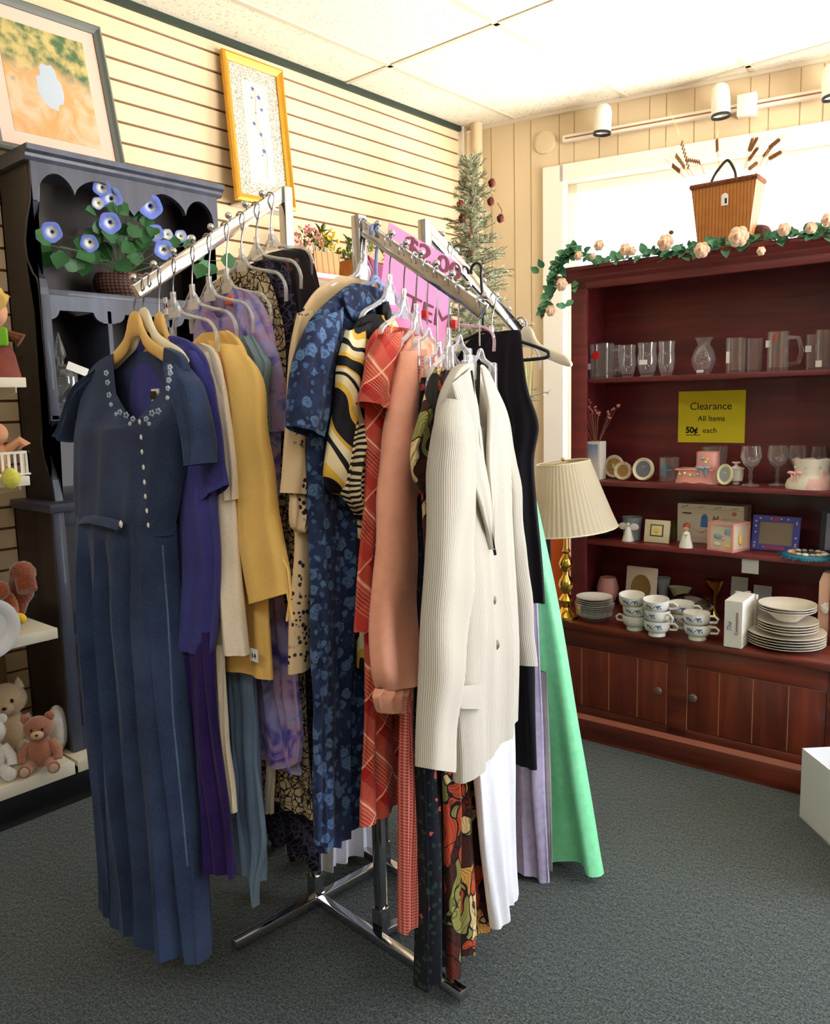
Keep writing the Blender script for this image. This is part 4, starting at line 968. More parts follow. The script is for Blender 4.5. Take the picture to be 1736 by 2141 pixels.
MB().lathe(glass_prof(w/2, h, .006, 0, .014), 24).build('mug_body', M_glass, th)
MB().tube([(w*.48, 0, h*.84), (w*.95, 0, h*.82), (w*1.12, 0, h*.5), (w*.98, 0, h*.2), (w*.48, 0, h*.16)], .0075, 8).build('mug_handle', M_glass, th)
sticker(th, -w*.42, -w*.3, h*.7, .014, .024); sticker(th, -.004, -w/2-.001, h*.85, .008, .018, M_red, name='red_mark')
for x0, x1, yt, v, lab in ((1686, 1712, 700, V1+.02, 'glass with small white tag at the right end of the top shelf, left one'), (1706, 1748, 690, V1-.02, 'larger glass with white sticker at the far right end of the top shelf')):
    u, w, h = put(x0, x1, yt, v, zs1); th = bth('straight_glass', lab, 'glass', u, v, zs1, 0, SH1); MB().lathe(glass_prof(w/2, h, .003, .06), 24).build('glass_body', M_glass, th); sticker(th, -w*.2, -w/2, h*(.6 if x0 < 1700 else .15), .02, .022)
# ---- clearance sign on the back panel
ca, cb, cc, cd = [bk(*p, VB-.003) for p in ((1425, 816), (1566, 819), (1558, 929), (1417, 922))]
sw = cb[0]-ca[0]; shh = ca[1]-cd[1]
th = thing('clearance_sign', 'yellow paper sign reading Clearance All Items 50 cents each on the bookcase back', 'sign', BW((cd[0]+cc[0])/2, VB-.003, (cd[1]+cc[1])/2), BRZ)
MB().box(-sw/2, sw/2, -.0005, .0005, 0, shh).build('sheet', plain('yellow paper', (244, 226, 44), .8), th, smooth=False)
def sT(x, z): return frame_M((x, -.0015, z), (1, 0, 0), (0, 0, 1))
text('Clearance', .041, M_ink, th, sT(-.002, shh*.64), align='CENTER', ext=.0003); text('All Items', .030, M_ink, th, sT(.002, shh*.42), align='CENTER', ext=.0003)
text('50¢', .034, M_ink, th, sT(-sw*.38, shh*.19), bold=.0012, ext=.0003); text('each', .031, M_ink, th, sT(-sw*.12, shh*.19), ext=.0003)
MB().box(-sw*.38, -sw*.155, -.0012, -.0007, shh*.14, shh*.153).build('underline', M_ink, th, smooth=False)
# ---- second shelf
V2 = .30
M_china = plain('white china', (226, 222, 212), .25); M_pinkc = plain('pink ceramic', (226, 160, 150), .4, var=.06); M_creamc = plain('cream ceramic', (224, 212, 180), .45)
M_bluec = plain('pale blue glaze', (140, 170, 190), .4); M_yel = plain('yellow glaze', (226, 196, 90), .4); M_mirror = plain('grey photo blank', (104, 108, 122), .3)
M_goldb = plain('gold brown photo blank', (150, 118, 66), .4)
u, w, h = put(1233, 1261, 923, V2-.03, zs2); th = bth('bud_vase', 'tall square white bud vase with blue painted face, left end of second shelf', 'vase', u, V2-.03, zs2)
MB().quad_loft([[(sx*a, sy*a, z) for sx, sy in ((-1,-1),(1,-1),(1,1),(-1,1))] for a, z in ((w/2, 0), (w/2, h), (w/2-.003, h), (w/2-.004, .01))], True, True).build('vase_body', M_china, th, smooth=False)
t = NT('painted sky scene', .4); t.color(t.mix(t.band(t.dot((0, 0, 1)), .05, .15), lin((214, 206, 196)), lin((120, 150, 180)))); MB().box(-w*.38, w*.38, -w/2-.0008, -w/2, h*.3, h*.93).build('painted_panel', t.m, th, smooth=False)
df = thing('dried_flowers', 'dusty pink dried flower sprigs standing in the square white bud vase', 'dried flowers', BW(u, V2-.03, zs2 + .02), BRZ)
mb = MB(); hd = MB(); rg = random.Random(4)
for px, py in ((1218, 868), (1225, 850), (1228, 838), (1232, 860), (1236, 848), (1240, 855), (1248, 852), (1252, 862), (1258, 858), (1270, 862), (1278, 868), (1285, 855), (1292, 848), (1215, 880)):
    uu, zz = bk(px, py, V2-.03); tip = Vector((uu-u, rg.uniform(-.03, .03), zz-zs2-.02))
    mb.tube([(rg.uniform(-.006, .006), rg.uniform(-.006, .006), 0), Vector((tip.x*.25, tip.y*.3, tip.z*.55)), tip], .0009, 5)
    for k in range(3): hd.ball(tip + Vector((rg.uniform(-.006, .006), rg.uniform(-.006, .006), rg.uniform(-.012, .004))), .0045, seg=8, rings=5)
mb.build('stems', plain('dry stem', (150, 96, 84), .8), df); hd.build('flower_heads', plain('dusty pink petals', (196, 120, 116), .8), df, kind='stuff')
def oval(name, label, cat, x0, x1, yt, v, z, face, rim, dep=.012, sc_=.82, inner=None, rz=0, tilt=8, wob=None, sq=None):
    u, w, h = put(x0, x1, yt, v, z); th = bth(name, label, cat, u, v, z, rz)
    M = Matrix.Rotation(rad(-tilt), 4, 'X') @ Matrix.Translation((0, 0, h/2 + .001)) @ frame_M((0, 0, 0), (1, 0, 0), (0, 0, 1))
    a, b = w/2, h/2
    MB().lathe([(sc_*a*.98, dep*.3), (sc_*a, dep*.6), (a*.93, dep), (a, dep*.4), (a*.98, -dep*.3), (.001, -dep*.3)], 40, M, sy=b/a, wob=wob).build('rim', rim, th)
    MB().lathe([(.001, dep*.35), (sc_*a, dep*.35)], 40, M, sy=b/a).build(inner or 'photo_blank', face, th)
    MB().box(-.006, .006, .004, .008, .0005, h*.6, Matrix.Rotation(rad(14), 4, 'X') @ Matrix.Translation((0, dep*.6 + .004, 0))).build('easel_back', rim, th)
    return th
oval('decorative_plate', 'cream decorative plate with brown picture leaning behind the small flower frame', 'plate', 1262, 1304, 952, V2+.03, zs2, watercolor('brown picture glaze', [(120, 84, 50), (190, 150, 90), (90, 60, 40)], 30), M_creamc, .008, .75, 'picture')
oval('floral_photo_stand', 'small oval photo frame with tiny flowers around its rim', 'photo frame', 1285, 1320, 967, V2-.03, zs2, M_goldb, plain('mossy cream rim', (196, 180, 150), .6, var=.4, vs=120), .012, .66, wob=lambda a, z: .06*abs(sin(6*a)))
oval('oval_frame', 'oval cream photo frame with grey blank, right of the small flower frame', 'photo frame', 1323, 1367, 958, V2-.03, zs2, M_mirror, M_creamc, .014, .72, wob=lambda a, z: .015*sin(22*a))
u, w, h = put(1380, 1420, 957, V2+.02, zs2); th = bth('etched_glass', 'short clear glass with blue cross printed on it', 'glass', u, V2+.02, zs2)
MB().lathe(glass_prof(w/2, h, .003, .02), 24).build('glass_body', M_glass, th)
M_blu = plain('sky blue print', (70, 120, 170), .5); MB().box(-.004, .004, -w/2-.001, -w/2, h*.2, h*.8).build('cross_upright', M_blu, th); MB().box(-w*.32, w*.32, -w*.47, -w*.46, h*.46, h*.54).build('cross_arm', M_blu, th)
# pink boot bank
def bow(mb, c, s, M=Matrix()):
    for sg in (-1, 1):
        mb.ball(c + Vector((sg*s*.6, 0, s*.1)), s*.6, s*.3, s*.3, 10, 6, M); mb.ball(c + Vector((sg*s*.45, 0, -s*.8)), s*.18, s*.14, s*.8, 8, 5, M)
    mb.ball(c, s*.28, seg=8, rings=5, M=M)
u, w, h = put(1416, 1504, 944, V2-.02, zs2); th = bth('ceramic_bootie_planter', 'pink ceramic baby bootie planter with blue bow below the yellow sign', 'planter', u, V2-.02, zs2)
def shoe(mat, wavy=0):
    mb = MB(); rings = []
    N = 26
    for i in range(13):
        f = i/12; z = h*f
        # outline shrinks at the toe with height
        x0 = -w/2 + (w*.06*min(1, f*3) if f < .5 else w*.52*min(1, (f-.5)*9 + .6)); x1 = w/2 - w*.05*sin(min(1, f*2.2)*PI)*.8
        if f > .42: x0 = -w/2 + w*.5*min(1, .82 + (f-.42)*1.5)
        cx_ = (x0+x1)/2; rx = (x1-x0)/2; ry = w*.26*(1 - .1*f)
        rings.append([(cx_ + rx*math.copysign(abs(cos(t_))**.6, cos(t_)), ry*math.copysign(abs(sin(t_))**.6, sin(t_)), z + (wavy*sin(9*t_) if i == 0 else 0)) for t_ in [2*PI*k/N for k in range(N)]])
    mb.quad_loft(rings, True, True); return mb
shoe(M_pinkc).build('bootie_body', M_pinkc, th)
mb = MB(); mb.tube([(w*.5*cos(a), w*.29*sin(a), .006 + .003*sin(9*a)) for a in [2*PI*k/40 for k in range(40)]], .0035, 6, closed=True); mb.build('ruffled_hem', M_pinkc, th)
mb = MB(); mb.tube([(-w*.44, -w*.26, h*.44), (w*.45, -w*.26, h*.44), (w*.46, w*.26, h*.44), (-w*.44, w*.26, h*.44)], .003, 6, closed=True); mb.build('collar_band', M_pinkc, th)
mb = MB(); bow(mb, Vector((w*.22, -w*.27, h*.5)), w*.14); mb.build('blue_bow', M_bluec, th)
for i, (x, z, m_) in enumerate(((-.34, .3, M_yel), (-.22, .33, M_creamc), (-.1, .28, M_yel), (.0, .26, M_bluec), (.1, .3, M_yel), (.2, .8, M_bluec), (.3, .78, M_yel), (.27, .7, M_creamc))):
    MB().ball((x*w, -w*.265, z*h), w*.035, w*.02, w*.035, 8, 5).build('relief_flower', m_, th)
u, w, h = put(1468, 1522, 934, V2+.12, zs2); th = bth('square_glass_vase', 'clear straight glass vase behind the pink bootie planter', 'vase', u, V2+.12, zs2); MB().lathe(glass_prof(w/2, h, .004, .25), 24).build('vase_body', M_glass, th)
oval('small_oval_frame', 'small pale green oval frame between the pink bootie and the white pedestal jar', 'photo frame', 1499, 1532, 971, V2-.07, zs2, plain('silver photo blank', (150, 148, 148), .3), plain('pale green cream rim', (206, 206, 160), .5), .01, .7)
u, w, h = put(1523, 1556, 966, V2+.0, zs2); th = bth('lidded_jar', 'white porcelain jar with knobbed lid on a small foot, left of the goblets', 'jar', u, V2, zs2); r = w/2
MB().lathe([(.001, 0), (r*.45, 0), (r*.5, h*.06), (r*.4, h*.1), (r*.85, h*.16), (r*.95, h*.4), (r*.95, h*.68), (.001, h*.68)], 26).build('jar_body', M_china, th)
MB().lathe([(r*1.02, h*.68), (r*1.02, h*.72), (r*.5, h*.78), (r*.22, h*.84), (r*.2, h*.9), (r*.55, h*.96), (r*.5, h), (.001, h)], 26).build('lid', M_china, th)
def wine(x0, x1, yt, v, label):
    u, w, h = put(x0, x1, yt, v, zs2); th = bth('wine_goblet', label, 'goblet', u, v, zs2, 0, 'wine goblets on the second bookcase shelf'); r = w/2
    MB().lathe([(.001, 0), (r*.82, 0), (r*.8, .003), (r*.25, h*.05), (r*.14, h*.12), (r*.2, h*.24), (r*.13, h*.34), (r*.25, h*.45), (r*.7, h*.54), (r, h*.72), (r*.9, h*.9), (r*.82, h), (r*.79, h), (r*.87, h*.9), (r*.96, h*.72), (r*.66, h*.56), (.001, h*.48)], 30).build('goblet_body', M_glass, th)
wine(1549, 1594, 933, V2-.03, 'clear wine goblet just right of the white lidded jar'); wine(1605, 1650, 932, V2+.02, 'second clear wine goblet from the lidded jar, directly left of the white bootie')
wine(1648, 1688, 932, V2+.08, 'wine goblet rising behind the white and pink bootie'); wine(1694, 1732, 934, V2+.13, 'farthest right wine goblet, mostly hidden behind the white and pink bootie')
u, w, h = put(1643, 1745, 962, V2-.06, zs2); h *= 1.02
th = bth('white_bootie_planter', 'white and pink ceramic bootie planter with pink bow, right end of second shelf', 'planter', u, V2-.06, zs2)
t = NT('white glaze with pink edges', .35); t.color(t.mix(t.math('MULTIPLY', t.band(t.noise(16, 2), .5, .62), .7), lin((228, 218, 200)), lin((222, 150, 146)))); M_wp = t.m
mb = MB(); rings = []
for f, x0, x1, ry in ((0, -.48, .48, .3), (.12, -.5, .5, .31), (.3, -.46, .48, .29), (.42, -.36, .46, .26), (.5, -.3, .43, .25), (.75, -.32, .42, .26), (.9, -.36, .46, .27), (1, -.38, .5, .28)):
    rings.append([(w*((x0+x1)/2 + (x1-x0)/2*cos(a)), w*ry*sin(a), h*f + (.004*sin(8*a) if f == 1 else 0)) for a in [2*PI*k/30 for k in range(30)]])
mb.quad_loft(rings, True, True).build('bootie_body', M_wp, th)
mb = MB(); bow(mb, Vector((-w*.25, -w*.27, h*.55)), w*.13); mb.build('pink_bow', M_pinkc, th)
for x in (-.25, -.02, .28): MB().ball((x*w, -w*.26, h*.76), w*.025, seg=8, rings=5).build('blue_dot', M_bluec, th)
# ---- third shelf
V3 = .29
u, w, h = put(1238, 1285, 1108, V3, zs3); th = bth('dark_bowl', 'small dark green bowl at the left end of the third shelf behind the lamp shade', 'bowl', u, V3, zs3); r = w/2
MB().lathe([(.001, 0), (r*.5, 0), (r*.9, h*.6), (r, h), (r*.92, h), (r*.5, h*.25), (.001, h*.2)], 26).build('bowl_body', plain('dark glaze', (34, 36, 32), .2), th)
u, w, h = put(1302, 1342, 1081, V3, zs3); th = bth('angel_candle_holder', 'grey votive cup with white angel figure in front, third shelf', 'candle holder', u, V3, zs3)
MB().lathe([(.001, 0), (w*.42, 0), (w*.48, h*.9), (w*.5, h), (w*.45, h), (w*.4, h*.3), (.001, h*.3)], 26).build('cup', plain('grey stoneware', (120, 128, 128), .5), th)
mb = MB(); mb.lathe([(w*.3, 0), (w*.26, h*.15), (w*.14, h*.5), (w*.08, h*.62), (.001, h*.64)], 16, Matrix.Translation((0, -w*.48, 0))); mb.ball((0, -w*.48, h*.72), w*.1); mb.build('angel_body', M_china, th)
for sg in (-1, 1): MB().ball((sg*w*.28, -w*.42, h*.62), w*.26, w*.05, h*.16, 12, 8).build('angel_wing', M_china, th)
u, w, h = put(1347, 1400, 1088, V3-.03, zs3); th = bth('picture_tile', 'small cream square frame with yellow star picture, third shelf', 'photo frame', u, V3-.03, zs3, 0); Mt2 = Matrix.Rotation(rad(-9), 4, 'X')
MB().box(-w/2, w/2, -.005, .005, 0, h, Mt2, .003).build('tile', M_creamc, th); MB().box(-w*.26, w*.26, -.0065, -.004, h*.28, h*.8, Mt2, .001).build('inner_border', plain('dark olive line', (70, 70, 40), .6), th)
MB().box(-w*.21, w*.21, -.0072, -.005, h*.33, h*.75, Mt2).build('picture', plain('pale yellow print', (232, 222, 160), .7), th); MB().ball((0, -.01, h*.53), w*.09, .002, w*.09, 10, 6, Mt2).build('star', M_yel, th)
u, w, h = put(1400, 1420, 1088, V3+.08, zs3); th = bth('olive_jar', 'small dark olive jar in shadow between the picture tile and the big figurine box', 'jar', u, V3+.08, zs3); MB().lathe([(.001, 0), (w*.5, 0), (w*.55, h*.7), (w*.3, h*.8), (w*.35, h), (.001, h)], 20).build('jar_body', plain('olive glaze', (84, 72, 34), .4), th)
def cardboard(name, label, x0, x1, yt, v, z, dep, mats, rz=0, cat='box'):
    u, w, h = put(x0, x1, yt, v, z); th = bth(name, label, cat, u, v, z, rz); MB().box(-w/2, w/2, 0, dep, 0, h, bev=.001).build('carton', mats, th, smooth=False); return th, w, h
M_cart = plain('cream printed carton', (214, 200, 176), .7)
th, w, h = cardboard('figurine_box', 'large cream printed gift box with blue figures behind the pink block, third shelf', 1417, 1556, 1056, V3+.05, zs3, .10, M_cart)
MB().box(-w*.5, w*.5, -.0008, .0, h*.88, h*.885).box(-w*.5, w*.5, -.0008, 0, h*.12, h*.124).build('border_line', plain('brown print', (150, 110, 80), .7), th, smooth=False)
for i in range(4):
    for k in (-1, 0, 1): MB().ball((-w*.38 + i*w*.25 + k*w*.035, -.001, h*.93 + .002*k), w*.012, .0008, h*.018, 8, 5).build('border_motif', plain('brown print', (150, 110, 80), .7), th)
MB().box(-w*.42, -w*.28, -.001, 0, h*.74, h*.77).build('printed_title', M_ink, th, smooth=False)
MB().prism([(-w*.14, h*.42), (-w*.03, h*.42), (-w*.03, h*.66), (-w*.06, h*.76), (-w*.08, h*.68), (-w*.1, h*.74), (-w*.13, h*.66)], -.0015, 0).build('printed_figure', plain('blue print', (70, 120, 176), .7), th, smooth=False)
MB().prism([(w*.04, h*.6), (w*.14, h*.6), (w*.13, h*.74), (w*.09, h*.66), (w*.06, h*.74)], -.0015, 0).build('printed_figure', plain('brown print', (150, 110, 80), .7), th, smooth=False)
MB().prism([(-w*.28, h*.38), (-w*.14, h*.28), (w*.0, h*.36), (-w*.13, h*.26)], -.0012, 0).build('printed_base', plain('brown print', (150, 110, 80), .7), th, smooth=False)
MB().ball((w*.36, -.001, h*.8), w*.035, .001, h*.05, 8, 5).build('printed_bear', plain('orange brown print', (196, 110, 66), .7), th)
u, w, h = put(1421, 1450, 1093, V3-.07, zs3); th = bth('praying_figurine', 'small white kneeling child figurine with auburn hair in front of the gift box', 'figurine', u, V3-.07, zs3)
MB().lathe([(.001, 0), (w*.5, 0), (w*.48, h*.1), (w*.34, h*.35), (w*.24, h*.6), (w*.1, h*.66), (.001, h*.67)], 20, sy=.85).build('gown', M_china, th)
MB().ball((0, 0, h*.8), w*.22, w*.22, h*.15).build('head', plain('skin glaze', (222, 170, 140), .4), th); MB().ball((0, .003, h*.85), w*.27, w*.27, h*.14).build('hair', plain('auburn glaze', (150, 66, 40), .4), th)
MB().tube([(-w*.2, 0, h*.52), (w*.1, -w*.3, h*.5), (w*.2, -w*.34, h*.56)], w*.07, 8).build('praying_arms', M_china, th)
u, w, h = put(1482, 1541, 1092, V3-.06, zs3); th = bth('baby_block_planter', 'pink edged ceramic baby block planter with blue bird relief, third shelf', 'planter', u, V3-.08, zs3, -.3)
w *= .97; M_bl = plain('cream block face', (222, 206, 180), .4)
MB().box(-w/2+.002, w/2-.002, .002, w-.002, .002, h-.002).build('block_body', M_bl, th)
mb = MB(); e = .0042
for x in (-w/2, w/2):
    for y in (0, w): mb.box(x-e, x+e, y-e, y+e, 0, h)
for z in (e, h-e):
    for y in (0, w): mb.box(-w/2, w/2, y-e, y+e, z-e, z+e)
    for x in (-w/2, w/2): mb.box(x-e, x+e, 0, w, z-e, z+e)
mb.build('pink_edges', M_pinkc, th, smooth=False)
MB().ball((-w*.1, -.001, h*.52), w*.2, .004, h*.1).build('bird_body', M_bluec, th); MB().ball((w*.1, -.002, h*.44), w*.06, .004, h*.05).build('bird_head', M_pinkc, th); MB().box(w*.18, w*.38, -.004, 0, h*.6, h*.82, bev=.001).build('letter_block', M_bluec, th); MB().ball((w*.3, -.001, h*.2), w*.12, .004, h*.06).build('yellow_duck', M_yel, th); MB().ball((-w*.15, -.001, h*.24), w*.14, .004, h*.08).build('white_relief', M_china, th); MB().ball((w/2+.001, w*.5, h*.4), .003, w*.12, h*.2).build('yellow_duck', M_yel, th)
u, w, h = put(1572, 1672, 1082, V3+.02, zs3); th = bth('blue_photo_frame', 'blue photo frame dotted with little flowers, grey blank inside, third shelf', 'photo frame', u, V3+.02, zs3); Mt2 = Matrix.Rotation(rad(-12), 4, 'X'); h *= 1.03
mb = MB(); b_ = .022
mb.box(-w/2, w/2, -.005, .004, 0, b_, Mt2).box(-w/2, w/2, -.005, .004, h-b_, h, Mt2).box(-w/2, -w/2+b_*1.1, -.005, .004, b_, h-b_, Mt2).box(w/2-b_*1.1, w/2, -.005, .004, b_, h-b_, Mt2)
mb.build('frame', plain('cornflower blue paint', (66, 70, 160), .5), th, smooth=False)
MB().box(-w/2+b_, w/2-b_, 0, .003, b_, h-b_, Mt2).build('photo_blank', plain('grey brown blank', (136, 118, 96), .4), th, smooth=False)
rg = random.Random(9)
for i in range(22):
    f = rg.random(); side = i % 4
    if side < 2: x, z = -w/2 + .01 + f*(w-.02), (.011 if side == 0 else h-.011)
    else: x, z = (-w/2+.012 if side == 2 else w/2-.012), .012 + f*(h-.024)
    MB().ball((x, -.0055, z), .0038, .001, .0038, 8, 4, Mt2).build('dot_flower', (M_yel, M_pinkc, M_china)[i % 3], th)
MB().box(-w*.22, w*.22, -.007, -.004, .004, b_-.004, Mt2).build('name_plate', plain('rose plate', (150, 60, 90), .5), th, smooth=False); MB().box(-w*.06, w*.06, -.007, -.004, h-b_+.003, h-.003, Mt2).build('name_plate', plain('rose plate', (150, 60, 90), .5), th, smooth=False)
# shell mat
u = bk(1690, 1160, V3-.05)[0]; th = bth('shell_mat', 'round turquoise woven mat ringed with white and tan shells, right end of third shelf', 'mat', u, V3-.045, zs3)
M_tq = cloth('turquoise yarn', (44, 130, 150), (20, 60, 96), 200, bump=.8)
mb = MB(); mb.lathe([(.001, .012), (.07, .012), (.088, .008), (.09, 0), (.001, 0)], 40, sx=1.0, sy=.8, wob=lambda a, z: .05*sin(23*a)*cos(7*a)); mb.build('woven_mat', M_tq, th)
mb = MB(); rg = random.Random(5)
for k in range(90):
    a = rg.uniform(0, 2*PI); p = Vector((.085*cos(a), .068*sin(a), .006)); q = p + Vector((.016*cos(a) + rg.uniform(-.006, .006), .012*sin(a) + rg.uniform(-.006, .006), (-.008 if sin(a) < -.3 and p.y - .02 < -.05 else .0)+rg.uniform(-.004, .006))); mb.tube([p, q], .0012, 4)
mb.build('yarn_fringe', M_tq, th, kind='stuff')
for k in range(16):
    a = 2*PI*k/16; rs = .007 + .003*rg.random(); MB().ball((.058*cos(a), .046*sin(a), .016), rs*1.3, rs*.8, rs*.7, 10, 6).build('shell', plain(('white shell', 'tan shell', 'peach shell')[k % 3], ((232, 226, 210), (190, 150, 110), (226, 190, 150))[k % 3], .4), th)
u, w, h = put(1715, 1790, 1066, V3+.02, zs3); th = bth('dark_photo_frame', 'dark grey upright photo frame cut by the right edge, third shelf', 'photo frame', u, V3+.03, zs3)
MB().box(-w/2, w/2, -.005, .005, 0, h, Matrix.Rotation(rad(-8), 4, 'X')).build('frame', plain('charcoal frame', (46, 46, 60), .5), th); MB().box(-w/2+.018, w/2-.018, -.007, -.004, .018, h-.018, Matrix.Rotation(rad(-8), 4, 'X')).build('photo', plain('lilac photo', (150, 150, 176), .5), th)
# ---- on the counter
def cbase(px, py): P = at_z(px, py, CT); return (P-p0).dot(UX), (P-p0).dot(VX)
def mpp(v): return 1/ (FOC/ (Vector((BW(0, v, CT)-CAM)).length*.97))
u, v = cbase(1243, 1296); sc_ = .00178
th = bth('glass_bowl', 'cut glass bowl holding the stack of small white dishes beside the brass lamp', 'bowl', u, v, CT); r = .075
MB().lathe([(.001, 0), (r*.55, 0), (r*.9, .025), (r*1.02, .07), (r*1.0, .072), (r*.88, .03), (r*.5, .006), (.001, .006)], 40, wob=lambda a, z: .03*sin(16*a)).build('bowl_body', M_glass, th)
sau = None
for i in range(9):
    z = CT + .012 + i*.0088
    if sau is None:
        sau = bth('small_dish', 'x', 'dish', u, v, z, 0, 'small white dishes stacked in the glass bowl')
        MB().lathe([(.001, 0), (.036, 0), (.05, .006), (.07, .013), (.071, .0145), (.05, .0085), (.036, .003), (.001, .003)], 36).build('dish_body', M_china, sau); d_ = sau
    else: d_ = dup(sau, BW(u, v, z))
    d_['label'] = 'topmost small white dish of the stack in the glass bowl' if i == 8 else 'small white dish stacked in the glass bowl, below the topmost one'
cup = bth('coffee_cup', 'x', 'cup', 0, .1, CT, 0, 'blue patterned cups stacked on the counter')
cr = .047; ch = .058
MB().lathe([(.001, 0), (cr*.66, 0), (cr*.66, .008), (cr*.62, .013), (cr*.9, .022), (cr, .036), (cr, ch), (cr*.95, ch), (cr*.94, .036), (cr*.8, .024), (.001, .016)], 36).build('cup_body', M_china, cup)
hd_ = MB().tube([(cr*.95, 0, .048), (cr*1.35, 0, .050), (cr*1.6, 0, .040), (cr*1.5, 0, .028), (cr*.98, 0, .026)], .0045, 8).build('cup_handle', M_china, cup)
t = NT('blue berry print', .3); t.color(t.mix(t.band(t.noise(150, 2), .47, .53), lin((222, 220, 212)), lin((66, 92, 140)))); M_berry = t.m
mb = MB(); N = 10
mb.quad_loft([[(1.006*cr*cos(a), 1.006*cr*sin(a), z) for a in [rad(-125 + 70*k/N) for k in range(N+1)]] for z in (.033, .048)], closed=False); mb.build('berry_print', M_berry, cup)
first = True
def cupat(u, v, z, rz, label, tilt=0):
    global first
    if first: c_ = cup; first = False; c_.location = BW(u, v, z); c_['label'] = label
    else: c_ = dup(cup, BW(u, v, z), label=label)
    c_.rotation_euler = (tilt, 0, BRZ + rz)
u, v = cbase(1328, 1316); cupat(u, v, CT+.001, rad(180), 'bottom cup of the leftmost cup stack, handle to the left'); cupat(u+.001, v, CT+.039, .2, 'middle cup of the leftmost cup stack'); cupat(u-.012, v-.004, CT+.080, .3, 'topmost tilted cup of the leftmost cup stack', .12)
u, v = cbase(1374, 1328); cupat(u, v, CT+.001, .1, 'bottom cup with price sticker of the second cup stack from the left'); cupat(u, v, CT+.040, -.4, 'middle cup of the second cup stack from the left'); cupat(u-.004, v, CT+.080, .15, 'topmost tilted cup of the second cup stack from the left', .1)
u, v = cbase(1424, 1312); cupat(u, v, CT+.001, .2, 'lower cup of the stack half hidden behind the others'); cupat(u, v, CT+.041, .1, 'upper cup of the stack half hidden behind the others')
u, v = cbase(1458, 1336); cupat(u, v, CT+.001, .1, 'lower cup of the rightmost cup stack beside the white box'); cupat(u-.004, v, CT+.041, .1, 'upper cup of the rightmost cup stack beside the white box')
# white tall box with writing
a = at_z(1513, 1352, CT); b = at_z(1551, 1358, CT); th = thing('slim_gift_box', 'tall slim white gift box with slanted violet and dark red writing, standing on the counter', 'box', a + Vector((0, 0, .001)), math.atan2((b-a).y, (b-a).x))
w = (b-a).length; topz = at_pl(1514, 1255, a, VX).z - CT
MB().box(0, w, 0, .15, 0, topz, bev=.002).build('carton', plain('white carton', (216, 212, 202), .7), th, smooth=False)
text('The', .022, plain('violet print', (110, 90, 150), .7), th, Matrix.Translation((w*.42, -.0015, topz*.34)) @ Matrix.Rotation(rad(90), 4, 'X') @ Matrix.Rotation(rad(90), 4, 'Z'), ext=.0003, shear=.3)
text('Communion', .016, M_inkr, th, Matrix.Translation((w*.78, -.0015, topz*.28)) @ Matrix.Rotation(rad(90), 4, 'X') @ Matrix.Rotation(rad(90), 4, 'Z'), ext=.0003)
MB().box(-.001, 0, .02, .07, topz*.35, topz*.75).build('side_picture', plain('dark printed picture', (50, 50, 66), .6), th, smooth=False)
a2 = a + VX*.165 - UX*.015; th = thing('open_card_box', 'second white box standing open just behind the slim gift box', 'box', a2 + Vector((0, 0, .001)), BRZ-.25)
MB().box(0, .085, 0, .012, 0, topz*.98, bev=.001).build('front_panel', plain('ivory carton', (206, 200, 186), .7), th, smooth=False); MB().box(0, .012, 0, .09, 0, topz*.9).build('side_panel', plain('ivory carton', (206, 200, 186), .7), th, smooth=False)
# plates and bowls
M_plate = plain('ivory stoneware', (214, 204, 186), .3)
u, v = cbase(1640, 1352); pl_ = None
def plate_mesh(par, r, d=.016, name='plate_body'):
    MB().lathe([(.001, 0), (r*.6, 0), (r*.68, .003), (r, d), (r*1.0, d+.002), (r*.66, .0055), (.001, .0035)], 44).build(name, M_plate, par)
v = .11
for i in range(5):
    z = CT + .001 + i*.0095
    if i == 0: pl_ = bth('dinner_plate', '', 'plate', u, v, z, 0, 'large plates in the stack at the right end of the counter'); plate_mesh(pl_, .128); d_ = pl_
    else: d_ = dup(pl_, BW(u, v, z))
    d_['label'] = 'large ivory dinner plate in the lower part of the right-hand plate stack'
for i in range(4):
    z = CT + .050 + i*.0095
    if i == 0: p2_ = bth('salad_plate', '', 'plate', u+.005, v, z, 0, 'medium plates in the stack at the right end of the counter'); plate_mesh(p2_, .098); d_ = p2_
    else: d_ = dup(p2_, BW(u+.005, v, z))
    d_['label'] = 'medium ivory plate between the large plates and the soup bowls'
for i in range(3):
    z = CT + .092 + i*.0085
    if i == 0:
        p3_ = bth('soup_bowl', '', 'bowl', u+.002, v, z, 0, 'soup bowls on top of the plate stack')
        MB().lathe([(.001, 0), (.036, 0), (.04, .004), (.068, .028), (.093, .040), (.094, .043), (.066, .032), (.036, .007), (.001, .006)], 44).build('bowl_body', M_plate, p3_); d_ = p3_
    else: d_ = dup(p3_, BW(u+.002, v, z))
    d_['label'] = 'ivory soup bowl on top of the right-hand plate stack'
VC = .36
def citem(x0, x1, yt, v): return put(x0, x1, yt, v, CT)
u, w, h = citem(1250, 1293, 1207, VC); th = bth('pink_bowl', 'small rounded pink bowl behind the dish stack', 'bowl', u, VC, CT); r = w/2
MB().lathe([(.001, 0), (r*.6, 0), (r*.98, h*.35), (r, h*.6), (r*.72, h), (r*.66, h), (r*.9, h*.6), (.001, h*.2)], 28).build('bowl_body', M_pinkc, th)
u, w, h = citem(1307, 1372, 1187, VC-.04); th = bth('arched_photo_frame', 'cream square photo frame with oval opening behind the cup stacks', 'photo frame', u, VC-.04, CT); Mt2 = Matrix.Rotation(rad(-8), 4, 'X')
